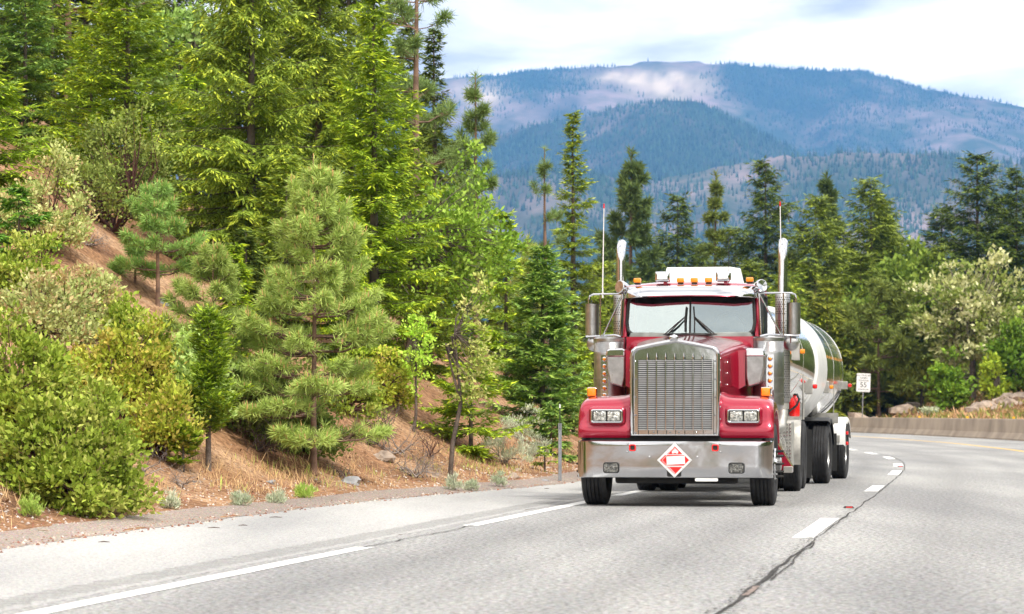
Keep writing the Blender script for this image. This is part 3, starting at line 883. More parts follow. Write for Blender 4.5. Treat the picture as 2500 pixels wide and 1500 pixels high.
# fenders with headlamps
FP = [(-.655, .842), (-.672, .90), (-.668, .97), (-.625, 1.02), (-.61, 1.12), (-.60, 1.22), (-.55, 1.29), (-.42, 1.335), (-.1, 1.36), (.25, 1.33), (.5, 1.21), (.66, 1.0), (.72, .76)]
AR = [(-.60, .842), (-.60, .88), (-.592, .93), (-.58, .98), (-.56, 1.03), (-.52, 1.075), (-.46, 1.115), (-.34, 1.16), (-.08, 1.19), (.2, 1.15), (.43, 1.03), (.56, .88), (.60, .76)]
for sx in (-1, 1):
    def sec(xx, dz, dyf, mixr=0.0, rise=0.0):
        out = []
        for k, (p, q) in enumerate(zip(FP, AR)):
            t = max(0, (p[1] - .95) / .41)
            yy = p[0] + (dyf if p[0] < 0 else -dyf); zz = p[1] - dz * t + rise * t * (1 if p[0] > -.58 else .3)
            out.append((sx * xx, yy * (1 - mixr) + q[0] * mixr, zz * (1 - mixr) + q[1] * mixr))
        return out
    m = MB().loft([sec(.54, 0, .02, 0, .07), sec(.57, 0, .005, 0, .06), sec(.62, 0, 0, 0, .02), sec(.85, -.01, 0), sec(1.08, -.01, 0), sec(1.15, .015, .004), sec(1.19, .06, .02), sec(1.205, .12, .05), sec(1.205, .19, .08, .5), sec(1.205, .2, .09, 1), sec(1.18, .2, .09, 1), sec(.8, .2, .09, 1)])
    fen = tp(m, 'fender', RED, smooth=True, angle=60, sub=1)
    # headlamp pod
    MB().rbox((sx * .838, -.50, 1.108), (.46, .36, .235), .05, 4).build('headlamp_pod', RED, fen, True)
    hl = MB().ring(rrect(sx * .838, 1.108, .400, .172, .035), rrect(sx * .838, 1.108, .345, .125, .015), -.715, -.66).build('headlamp', CHROME, fen, True, 40)
    MB().prism(rrect(sx * .838, 1.108, .37, .145, .02), -.685, -.67).build('lamp_housing', BLACK, hl)
    for q in (-1, 1):
        ln = MB().rbox((sx * .838 + q * .086, -.695, 1.108), (.158, .03, .118), .012, 3).build('lens', LENS, hl, True)
    # turn signal on a stalk
    ts = MB().rbox((sx * 1.08, -.22, 1.405), (.125, .07, .125), .02, 3).build('turn_signal', CHROME, fen, True)
    MB().rbox((sx * 1.08, -.26, 1.405), (.108, .03, .108), .018, 3).build('turn_signal_lens', AMB, ts, True)
    MB().box((sx * 1.08, -.2, 1.335), (.06, .05, .05)).build('turn_signal_foot', BLACK, ts)

# cab
m = MB()
m.box((0, 1.50, 1.66), (1.66, .30, .96))                     # cowl
for sx in (-1, 1):
    m.box((sx * .885, 2.10, 1.65), (.05, 1.30, 1.0))         # door lower skin
    m.tube([(sx * .862, 1.47, 2.14), (sx * .855, 1.58, 2.76)], .03, 8)   # front pillar
    m.box((sx * .885, 2.70, 2.45), (.06, .16, .66))          # rear pillar
    m.box((sx * .875, 2.12, 2.75), (.06, 1.15, .08))         # header
m.box((0, 2.80, 2.0), (1.80, .05, 1.6))
cab = tp(m, 'cab', RED)
def roof_sec(y, z, w_=.90):
    return [(-w_, y, 2.74), (-w_ + .01, y, z - .06), (-w_ + .06, y, z - .015), (-.5, y, z + .015), (0, y, z + .03), (.5, y, z + .015), (w_ - .06, y, z - .015), (w_ - .01, y, z - .06), (w_, y, 2.74)]
m = MB().loft([roof_sec(1.46, 2.77, .84), roof_sec(1.52, 2.815, .87), roof_sec(1.75, 2.85), roof_sec(2.4, 2.86), roof_sec(2.75, 2.83), roof_sec(2.83, 2.77, .87)])
roof = m.build('roof', RED, cab, True, 60)
for sx in (-1, 1):
    MB().box((sx * .90, 2.12, 2.43), (.012, .98, .56)).build('side_window', GLASS, cab)
    MB().tube([(sx * .915, 1.66, 2.16), (sx * .915, 2.6, 2.16), (sx * .915, 2.6, 2.70), (sx * .915, 1.78, 2.70), (sx * .915, 1.66, 2.16)], .018, 6).build('window_seal', BLACK, cab)
    MB().rbox((sx * .93, 2.45, 1.95), (.04, .16, .035), .01).build('door_handle', CHROME, cab)

# windscreen: two flat panes in a slight V, leaning back
def ws(x, z):   # point on the windscreen
    t = (z - 2.155) / .53
    x *= 1.055
    return (x, 1.36 + .08 * abs(x) / .79 + .085 * t, z)
for sx in (-1, 1):
    out = []
    base = [(.012, 2.185), (.60, 2.170), (.70, 2.185), (.755, 2.235), (.77, 2.32), (.758, 2.58), (.735, 2.635), (.68, 2.66), (.012, 2.675)]
    V = [ws(sx * a, b) for a, b in base]
    mm = MB(); mm.add(V, [tuple(range(len(V)))])
    mm.build('windscreen_pane', GLASS, cab)
fr = [(0, 2.168), (.60, 2.155), (.71, 2.168), (.775, 2.225), (.79, 2.32), (.776, 2.59), (.75, 2.65), (.69, 2.68), (0, 2.692)]
loop = [ws(a, b) for a, b in fr] + [ws(-a, b) for a, b in fr[::-1]]
MB().tube(loop, .022, 8, False).build('windscreen_seal', BLACK, cab, True)
MB().tube([ws(0, 2.165), ws(0, 2.69)], .015, 6).build('windscreen_post', BLACK, cab)
for sx in (-1, 1):
    wp = MB()
    p0 = Vector(ws(sx * .27, 2.175)); p1 = Vector(ws(sx * .055, 2.40))
    for q in (0, .035): wp.tube([p0 + Vector((sx * q, -.05, 0)), (p0 + p1) / 2 + Vector((sx * q * .6, -.075, 0)), p1 + Vector((0, -.05, 0))], .008, 6)
    wp.tube([Vector(ws(sx * .045, 2.53)) + Vector((0, -.035, 0)), Vector(ws(sx * .06, 2.36)) + Vector((0, -.045, 0)), Vector(ws(sx * .058, 2.20)) + Vector((0, -.035, 0))], .010, 6)
    wp.build('wiper', BLACK, cab, True)

# cab interior seen through the glass
it = MB()
it.box((0, 2.755, 2.1), (1.7, .03, 1.3)); it.box((0, 2.2, 2.72), (1.68, 1.1, .03)); it.box((-.85, 2.2, 1.75), (.02, 1.1, .8)); it.box((.85, 2.2, 1.75), (.02, 1.1, .8))
it.rbox((0, 1.62, 2.12), (1.6, .5, .16), .05)
for sx in (-1, 1):
    it.rbox((sx * .45, 2.35, 1.9), (.5, .5, .16), .06); it.rbox((sx * .45, 2.58, 2.22), (.48, .14, .62), .06); it.rbox((sx * .45, 2.58, 2.58), (.26, .10, .16), .04)
it.build('seats_and_dash', FABRIC, cab, True)
MB().lathe([(.23, -.012), (.245, 0), (.23, .012), (.215, 0), (.23, -.012)], (.45, 1.98, 2.24), 'Y', 24).build('steering_wheel', BLACK, cab, True)

# sun visor
secs = []
for x in [-.875, -.865, -.84, -.78, -.6, -.3, 0, .3, .6, .78, .84, .865, .875]:
    b = max(0, abs(x) - .70); dy_ = b * 1.3 + max(0, abs(x) - .82) * 2.2
    rise = .0 - .02 * (abs(x) / .85) ** 2
    secs.append([(x, 1.52, 2.80 + rise), (x, 1.38 + dy_ * .4, 2.812 + rise), (x, 1.27 + dy_ * .8, 2.80 + rise), (x, 1.20 + dy_ * .8, 2.75 + rise), (x, 1.17 + dy_ * .8, 2.67 + rise), (x, 1.18 + dy_ * .8, 2.658 + rise), (x, 1.21 + dy_ * .8, 2.68 + rise)])
vis = tp(MB().loft(secs), 'sun_visor', CHROME, smooth=True, angle=50)
MB().loft([[(q[1][0] * .985, q[1][1] + .03, q[1][2] - .02), (q[3][0] * .985, q[3][1] + .02, q[3][2] - .012), (q[4][0] * .985, q[4][1] + .02, q[4][2] + .004)] for q in secs[1:-1]]).build('added_visor_liner', BLACK, vis)  # added black underside, keeps red chrome reflections out of the windscreen

# roof furniture
for xx in (-.69, -.125, .055, .24, .775):
    lb = MB().box((xx, 1.42, 2.838), (.07, .10, .03)).build('marker_light_base', BLACK, roof)
    MB().rbox((xx, 1.40, 2.875), (.095, .12, .06), .014, 2).build('marker_light_lens', AMB, lb, True)
for xx in (-.365, .425):
    sp_ = MB().rbox((xx, 1.50, 2.925), (.195, .20, .135), .025, 3).build('roof_lamp', CHROME, roof, True)
    MB().prism(rrect(xx, 2.93, .13, .075, .01), 1.385, 1.40).build('roof_lamp_lens', SIGNW, sp_)
    MB().box((xx + .03, 1.55, 2.85), (.05, .08, .06)).build('roof_lamp_foot', RED, sp_)
m = MB()
f0 = [(-.42, 2.1, 2.85), (.50, 2.1, 2.85), (.47, 2.22, 3.09), (-.39, 2.22, 3.09)]
f1 = [(-.48, 2.78, 2.85), (.62, 2.78, 2.85), (.56, 2.78, 3.10), (-.42, 2.78, 3.10)]
m.add(f0 + f1, [(0, 1, 2, 3), (1, 5, 6, 2), (4, 0, 3, 7), (3, 2, 6, 7), (5, 4, 7, 6)])
fair = m.build('roof_fairing', WPAINT, roof)
bv = fair.modifiers.new('bevel', 'BEVEL'); bv.width = .018; bv.segments = 3
MB().tube([(.48, 1.65, 2.85), (.48, 1.70, 3.45)], .004, 5).build('whip_aerial', BLACK, roof)
for sx in (-1, 1):
    c = (sx * .93, 1.45, 2.80)
    q = MB(); q.lathe([(0, .18), (.04, .155), (.07, .10), (.085, .035), (.085, 0), (.075, -.01), (.0, -.006)], (0, 0, 0), 'Y', 16)
    rot = Matrix.Rotation(sx * R(38), 4, 'Z') @ Matrix.Rotation(R(-8), 4, 'X')
    q.v = [tuple((rot @ Vector(p)) + Vector(c)) for p in q.v]
    bl = q.build('bullet_lamp', CHROME, cab, True, 40)
    MB().tube([(sx * .93, 1.50, 2.77), (sx * .86, 1.48, 2.70)], .012, 6).build('lamp_arm', CHROME, bl)

# exhaust stacks with heat shields dotted with black discs
for sx in (-1, 1):
    X = sx * 1.105
    pts = [(X, 3.1, 1.2), (X, 3.1, 3.22)] + [(X + .0 * t, 3.1 + .16 * (1 - math.cos(t)), 3.22 + .26 * math.sin(t)) for t in (.3, .6, .9, 1.15, 1.35)]
    st = tp(MB().tube(pts, .066, 16), 'exhaust_stack', CHROME, smooth=True, angle=40)
    MB().lathe([(.098, 1.30), (.103, 1.31), (.103, 2.75), (.098, 2.76)], (X, 3.1, 0), 'Z', 24, R(170), R(390)).build('heat_shield', STEEL, st, True)
    MB().lathe([(.085, 1.2), (.085, 2.72), (.066, 2.78)], (X, 3.1, 0), 'Z', 20).build('muffler', DULL, st, True)
    h = MB()
    for k in range(44):
        z = 1.36 + k * .0315
        if 16 <= k % 18 <= 17: continue
        for j in range(9):
            a = R(205 + j * 17 + (8.5 if k % 2 else 0))
            c = Vector((X + .1045 * math.cos(a), 3.1 + .1045 * math.sin(a), z))
            nrm = Vector((math.cos(a), math.sin(a), 0)); tt = Vector((-math.sin(a), math.cos(a), 0))
            h.add([c + (tt * math.cos(q) + Vector((0, 0, 1)) * math.sin(q)) * .0085 for q in [i * 1.047 for i in range(6)]], [(0, 1, 2, 3, 4, 5)])
    o = h.build('hole_discs', BLACK, st); tag(o, kind='stuff')  # flat black discs, the dark of the holes put in as colour
    MB().tube([(X, 3.1, 1.28), (X, 3.08, 1.1), (X - sx * .02, 2.95, .95), (X - sx * .15, 2.7, .9)], .075, 12).build('elbow_pipe', DULL, st, True)

# air cleaners with light bars
for sx in (-1, 1):
    X = sx * 1.03; Yc = 1.15
    pr = [(.0, 2.125), (.18, 2.125), (.203, 2.11), (.203, 2.07), (.196, 2.065)]
    for k in range(9): pr += [(.199, 2.055 - k * .014), (.195, 2.048 - k * .014)]
    pr += [(.2, 1.92), (.2, 1.60)]
    for zz in (1.60, 1.40): pr += [(.2, zz), (.207, zz - .003), (.207, zz - .05), (.2, zz - .053)]
    pr += [(.2, 1.25), (.15, 1.18), (0, 1.18)]
    ac = tp(MB().lathe(pr, (X, Yc, 0), 'Z', 28), 'air_cleaner', STEEL, smooth=True, angle=25)
    bar = MB().box((sx * 1.065, Yc - .222, 1.605), (.095, .012, .58)).build('light_bar', CHROME, ac)
    for k in range(6):
        z = 1.84 - k * .0935
        bz = MB().lathe([(.033, 0), (.030, -.012), (.022, -.014)], (sx * 1.065, Yc - .229, z), 'Y', 14).build('marker_light', CHROME, ac, True)
        MB().sphere((sx * 1.065, Yc - .240, z), .022, 10, 8, (1, .8, 1)).build('marker_lens', AMB, bz, True)
    # intake scoop
    poly = [(.77, 1.955), (.80, 1.97), (.97, 1.965), (1.0, 1.95), (1.012, 1.90), (1.005, 1.72), (.965, 1.55), (.93, 1.515), (.80, 1.475), (.775, 1.60)]
    sc_ = MB().prism([(sx * a, b) for a, b in poly], .66, 1.02).build('intake_scoop', STEEL, ac)
    bv = sc_.modifiers.new('bevel', 'BEVEL'); bv.width = .018; bv.segments = 3
    cap = MB().prism([(sx * a, b) for a, b in [(.768, 1.86), (.768, 1.957), (.80, 1.974), (.97, 1.969), (1.004, 1.954), (1.017, 1.90), (1.016, 1.86)]], .652, 1.0).build('intake_cap', CHROME, sc_)
    bv = cap.modifiers.new('bevel', 'BEVEL'); bv.width = .02; bv.segments = 3
    MB().prism([(sx * a, b) for a, b in [(.56, 1.93), (.765, 1.95), (.765, 1.50), (.72, 1.47), (.56, 1.40)]], .70, 1.0).build('intake_duct', RED, sc_)

# mirrors on tubular brackets
for sx in (-1, 1):
    A = Vector((sx * .89, 1.45, 2.70)); B_ = Vector((sx * .92, 1.42, 2.165))
    fr_ = MB()
    fr_.tube([A, (sx * 1.10, 1.58, 2.71), (sx * 1.30, 1.64, 2.71), (sx * 1.345, 1.65, 2.69), (sx * 1.36, 1.65, 2.64), (sx * 1.36, 1.65, 2.16)], .013, 8)
    fr_.tube([(sx * 1.40, 1.65, 2.155), (sx * 1.18, 1.62, 2.16), (sx * 1.0, 1.5, 2.165), (sx * .90, 1.40, 2.14)], .015, 8)
    fr_.tube([A, (sx * 1.17, 1.60, 2.16)], .013, 8)
    fr_.tube([(sx * 1.20, 1.60, 2.71), (sx * 1.20, 1.60, 2.16)], .009, 8)
    fr_.tube([A, B_], .012, 8)
    mb = tp(fr_, 'mirror_bracket', CHROME, smooth=True)
    mi = MB()
    prof = [(-.088, .06), (-.088, .0), (-.07, -.045), (-.03, -.068), (.03, -.068), (.07, -.045), (.088, .0), (.088, .06)]
    mi.prism([(sx * 1.325 + a, 1.69 + b) for a, b in prof], 2.175, 2.585, 'xy')
    mo_ = mi.build('mirror', STEEL, mb, True, 50)
    MB().box((sx * 1.325, 1.752, 2.38), (.165, .006, .39)).build('mirror_glass', CHROME, mo_)
    MB().tube([(sx * 1.33, 1.67, 2.585), (sx * 1.33, 1.67, 2.64)], .012, 6).build('mirror_stud', CHROME, mo_)
    rmn = MB(); rmn.lathe([(0, -.035), (.06, -.030), (.10, -.006), (.104, 0), (.10, .008), (0, .008)], (sx * 1.29, 1.68, 2.06), 'Y', 20)
    rm = rmn.build('round_mirror', STEEL, mb, True, 40)
    MB().tube([(sx * 1.29, 1.65, 2.06), (sx * 1.29, 1.64, 2.16)], .010, 6).build('round_mirror_arm', CHROME, rm)
    an = MB().tube([(sx * 1.17, 1.60, 2.66), (sx * 1.172, 1.60, 2.80), (sx * 1.155, 1.60, 3.84)], [.012, .009, .006], 6).build('antenna', WPAINT, mb)
    MB().tube([(sx * 1.155, 1.60, 3.84), (sx * 1.154, 1.60, 3.90)], .009, 6).build('antenna_tip', REDP, an)

# side steps, fuel tanks, hoses, quarter fenders, extinguisher
for sx in (-1, 1):
    ft = tp(MB().lathe([(0, 0), (.28, .0), (.31, .03), (.31, 1.55), (.28, 1.58), (0, 1.58)], (sx * .84, 1.75, .66), 'Y', 24), 'fuel_tank', ALU, smooth=True, angle=40)
    for yy in (2.1, 3.0): MB().lathe([(.316, yy - .03), (.32, yy - .03), (.32, yy + .03), (.316, yy + .03)], (sx * .84, 0, .66), 'Y', 24).build('tank_strap', DULL, ft)
    stp = tp(MB().rbox((sx * 1.13, 3.75, .72), (.16, .7, .62), .015), 'step_box', DULL)
    g = MB()
    for k in range(12):
        for j in range(4): g.box((sx * 1.13 - .06 + j * .04, 3.39, .44 + k * .05), (.022, .012, .012), Matrix.Rotation(R(45 if (j + k) % 2 else -45), 3, 'Y'))
    o = g.build('tread_plate', CHROME, stp); tag(o, kind='stuff')
    # red step bracket behind the front wheel
    tp(MB().prism([(sx * 1.05, .38), (sx * 1.33, .38), (sx * 1.33, .46), (sx * 1.13, .78), (sx * 1.05, .78)], 1.15, 1.5), 'step_bracket', RED)
    tp(MB().rbox((sx * 1.28, 1.135, .42), (.12, .03, .085), .01), 'step_end', DULL)
    # stainless quarter fender before the drive wheels
    qf = MB()
    arc = [(6.2 - .64 * math.cos(R(a)), .53 + .64 * math.sin(R(a))) for a in range(-12, 66, 6)]
    qf.loft([[(sx * .82, y, z) for y, z in arc], [(sx * 1.225, y, z) for y, z in arc], [(sx * 1.225, y + .02, z - .03) for y, z in arc]])
    q_ = tp(qf, 'quarter_fender', DULL, smooth=True, angle=50)
    MB().tube([(sx * .6, 5.57, .98), (sx * 1.12, 5.55, .98)], .03, 8).build('fender_arm', DULL, q_, True)
    # mud flap behind drive wheels
    tp(MB().box((sx * 1.0, 8.2, .52), (.55, .012, .75)), 'mud_flap', BLACK)
    hs = MB()
    for k in range(4):
        rr_ = .24 + .03 * k
        hs.tube([(sx * (1.0 + .02 * k), 3.1 + rr_ * math.cos(a) * .5, .75 + rr_ * math.sin(a)) for a in np.linspace(-1.6, 1.7, 14)], .016, 6)
    tp(hs, 'air_hoses', CABLE, smooth=True)
ex = tp(MB().lathe([(0, 0), (.072, .0), (.076, .02), (.076, .21), (.05, .26), (.025, .28), (.025, .31), (0, .31)], (1.17, 5.0, 1.10), 'Z', 18), 'fire_extinguisher', REDP, smooth=True, angle=40)
MB().tube([(1.17, 4.96, 1.41), (1.21, 4.90, 1.41), (1.24, 4.89, 1.34), (1.21, 4.88, 1.26), (1.11, 4.88, 1.18), (1.07, 4.90, 1.14)], .016, 8).build('extinguisher_hose', CABLE, ex, True)
tp(MB().box((1.06, 5.05, 1.075), (.40, .8, .05)), 'deck_plate', DULL)
tp(MB().box((0, 3.7, 1.10), (1.5, 1.3, .04)), 'frame_deck', DULL)
c = MB()
for k in range(4): c.tube([(-.3 + .18 * k, 3.0, 1.9), (-.25 + .17 * k, 3.5, 1.5 - .05 * k), (-.2 + .13 * k, 4.1, 1.75)], .016, 6)
tp(c, 'air_lines', CABLE, smooth=True)

# ------------------------------------------------------------------ tanker trailer
kp = truck.matrix_basis if False else Matrix.Translation((2.10, 33, 0)) @ Matrix.Rotation(-TY, 4, 'Z')
kpos = kp @ Vector((0, 5.6, 0))
tanker = empty('tanker_trailer', kpos, -R(12))
tag(tanker, 'polished aluminium tanker trailer with a wide white band coupled behind the red tractor', 'trailer')
def kt(m, name, mat, **k): return m.build(name, mat, tanker, **k)
ST = [(-1.05, .10, .08, 1.98), (-1.03, .55, .40, 1.98), (-.96, .84, .60, 1.98), (-.82, 1.02, .72, 1.98), (-.6, 1.10, .78, 1.98), (.2, 1.14, .81, 1.97), (1.5, 1.16, .85, 1.94), (2.6, 1.18, .93, 1.89), (3.4, 1.19, .99, 1.86), (4.4, 1.19, 1.02, 1.85), (6, 1.16, 1.02, 1.85), (8, 1.10, .98, 1.86), (9.4, 1.06, .97, 1.88), (9.7, 1.0, .9, 1.88), (9.85, .85, .76, 1.88), (9.93, .5, .45, 1.88), (9.95, .08, .08, 1.88)]
def ell(y, a, b, zc, n=56):
    return [(a * math.copysign(abs(math.cos(q)) ** .94, math.cos(q)), y, zc + b * math.copysign(abs(math.sin(q)) ** .94, math.sin(q))) for q in [2 * math.pi * k / n for k in range(n)]]
tank = kt(MB().loft([ell(*s) for s in ST], True, True), 'tank', ALU, smooth=True, angle=50)
def at(y):
    ys = [s[0] for s in ST]
    return [float(np.interp(y, ys, [s[k] for s in ST])) for k in (1, 2, 3)]
def band(y0, y1, g, mat, nm):
    q = MB(); pts = np.linspace(y0, y1, 5)
    ss = []
    for i, y in enumerate(pts):
        a, b, zc = at(y); e = g if 0 < i < 4 else g * .9
        ss.append(ell(float(y), a + e, b + e, zc))
    a, b, zc = at(y0); ss = [ell(y0, a - .01, b - .01, zc)] + ss
    a, b, zc = at(y1); ss = ss + [ell(y1, a - .01, b - .01, zc)]
    return q.loft(ss, True).build(nm, mat, tank, True, 40)
band(2.95, 4.45, .03, WPAINT, 'white_band')
for y in (-.5, 1.2, 6.4, 9.2): band(y, y + .03, .004, ALU, 'weld_seam')
REFL = pmat('reflective_amber', (.45, .22, .05), .3, metal=.3)
for k in range(9):
    y = 5.0 + k * .5; a, b, zc = at(y)
    MB().box((a * .985 + .003, y, zc + .22), (.01, .07, .045)).build('reflector', REFL, tank)
# clearance lamps on brackets
def lamp(y, ang, mat, sz=.07, out=.13, bw=.16):
    a, b, zc = at(y); q = R(ang)
    c = Vector((a * math.cos(q), y, zc + b * math.sin(q)))
    br = MB().rbox(c + Vector((out * .5, 0, 0)), (out + .06, .05, bw), .01).build('lamp_bracket', DULL, tank)
    MB().rbox(c + Vector((out + .07, -.01, 0)), (sz, .06, sz), .018, 2).build('lamp_lens', mat, br, True)
lamp(.1, 5, AMB, .07, .05, .26); lamp(2.4, -22, REDP, .07, .05, .24); lamp(4.7, -16, AMB, .065, .05, .2); lamp(9.2, -14, REDP, .065, .08, .14)
for (y0, q0, y1, q1) in ((4.7, -20, 2.2, -62), (9.2, -20, 6.2, -60), (2.4, -35, 1.2, -70)):
    P = []
    for t in np.linspace(0, 1, 10):
        y = y0 + (y1 - y0) * t; a, b, zc = at(y); q = R(q0 + (q1 - q0) * (t ** 1.4))
        P.append(((a + .02) * math.cos(q), y, zc + (b + .02) * math.sin(q) - .03 * math.sin(t * 3.1)))
    MB().tube(P, .012, 6).build('wiring', CABLE, tank, True)
# subframe, axles, wheels
m = MB()
m.box((0, .2, 1.17), (1.1, 2.4, .10))
for sx in (-1, 1): m.box((sx * .5, 6.6, .92), (.12, 6.0, .22))
for yy in (4.95, 8.3): m.box((0, yy, .5), (1.9, .13, .13))
m.box((0, 3.6, .78), (2.0, .12, .10)); m.tube([(-1.05, 6.3, 1.02), (1.05, 6.3, 1.02)], .06, 10)
kt(m, 'subframe', UNDER)
for yy in (4.95, 8.3):
    for sx in (-1, 1): wheel(tanker, sx * 1.075, yy, .49, .27, sx, dual=True)
for sx in (-1, 1):
    for yy, mat, nm in ((4.95, BLACK, 'fender'), (8.3, WPAINT, 'fender')):
        f = MB(); arc = [(yy - .58 * math.cos(R(a)), .50 + .58 * math.sin(R(a))) for a in range(64, 172, 6)]
        if nm == 'fender' and mat is WPAINT: arc = [(yy - .66, .60), (yy - .66, .85), (yy - .62, .98), (yy - .5, 1.05)] + [(yy - .58 * math.cos(R(a)), .50 + .58 * math.sin(R(a))) for a in range(70, 160, 8)]
        f.loft([[(sx * .62, y, z) for y, z in arc], [(sx * 1.20, y, z) for y, z in arc], [(sx * 1.235, y, z - .03) for y, z in arc], [(sx * 1.235, y * .97 + yy * .03, z - .09) for y, z in arc]])
        o = kt(f, nm, mat, smooth=True, angle=50)
        if mat is WPAINT:
            MB().box((sx * .96, yy - .674, .70), (.36, .012, .12)).build('fender_plate', DULL, o)
            for zz in (.80, .62): MB().rbox((sx * 1.25, yy - .5, zz), (.05, .05, .06), .015).build('side_lamp', REDP, o, True)
    kt(MB().box((sx * 1.0, 6.5, 1.06), (.42, .03, .18)), 'fender_bracket', DULL)
    kt(MB().tube([(sx * 1.12, 6.6, .95), (sx * 1.13, 6.6, 1.62)], [.012, .008], 6), 'guide_pole', DULL)
    kt(MB().tube([(sx * 1.16, 1.1, 1.05), (sx * 1.16, 1.1, 1.72)], [.02, .012], 6), 'guide_pole', DULL)
    kt(MB().box((sx * 1.0, 5.75, .5), (.5, .012, .62)), 'mud_flap', BLACK)
# ------------------------------------------------------------------ vegetation generators (numpy)
def norm(a): return a / np.maximum(np.linalg.norm(a, axis=-1, keepdims=True), 1e-9)

def rhombs(C, D, Wd, ln, wd, col):
    """leaf quads: base C, direction D, side Wd"""
    ln = np.asarray(ln)[:, None]; wd = np.asarray(wd)[:, None]
    n = len(C)
    P = np.empty((n, 4, 3))
    P[:, 0] = C; P[:, 1] = C + D * ln * .45 + Wd * wd * .5; P[:, 2] = C + D * ln; P[:, 3] = C + D * ln * .45 - Wd * wd * .5
    F = np.arange(n * 4).reshape(n, 4)
    return P.reshape(-1, 3), F, np.repeat(col, 4, 0)

def tubes_np(segs, rad0, rad1, k=4):
    """many straight tapered twigs: segs (n,2,3)"""
    A = segs[:, 0]; B = segs[:, 1]; n = len(A)
    t = norm(B - A); h = np.where(np.abs(t[:, 2:3]) < .9, np.array([[0, 0, 1.]]), np.array([[1., 0, 0]]))
    u = norm(np.cross(t, h)); v = np.cross(t, u)
    P = np.empty((n, 2, k, 3))
    for j in range(k):
        q = 2 * math.pi * j / k
        d = u * math.cos(q) + v * math.sin(q)
        P[:, 0, j] = A + d * np.asarray(rad0).reshape(-1, 1); P[:, 1, j] = B + d * np.asarray(rad1).reshape(-1, 1)
    b = (np.arange(n) * 2 * k)[:, None]
    F = np.concatenate([np.concatenate([b + j, b + (j + 1) % k, b + k + (j + 1) % k, b + k + j], 1) for j in range(k)], 0)
    return P.reshape(-1, 3), F

def join(parts):
    V = []; F = []; C = []; o = 0
    for p in parts:
        V.append(p[0]); F.append(p[1] + o); o += len(p[0])
        if len(p) > 2: C.append(p[2])
    return np.concatenate(V), np.concatenate(F), (np.concatenate(C) if C else None)

def trunk_mesh(H, r0, lean, rg, top=.96, segs=9, wob=.01):
    z = np.linspace(-.25, H * top, segs)
    off = np.cumsum(rg.normal(0, wob * H / segs, (segs, 2)), 0); off[0] = 0
    pts = np.stack([off[:, 0] + lean[0] * np.clip(z, 0, None), off[:, 1] + lean[1] * np.clip(z, 0, None), z], 1)
    t = np.clip(z / H, 0, 1)
    rr = r0 * (1 - t * .93) + .004
    rr[0] *= 1.25
    s = np.stack([pts[:-1], pts[1:]], 1)
    V, F = tubes_np(s, rr[:-1], rr[1:], 7)
    return V, F, pts

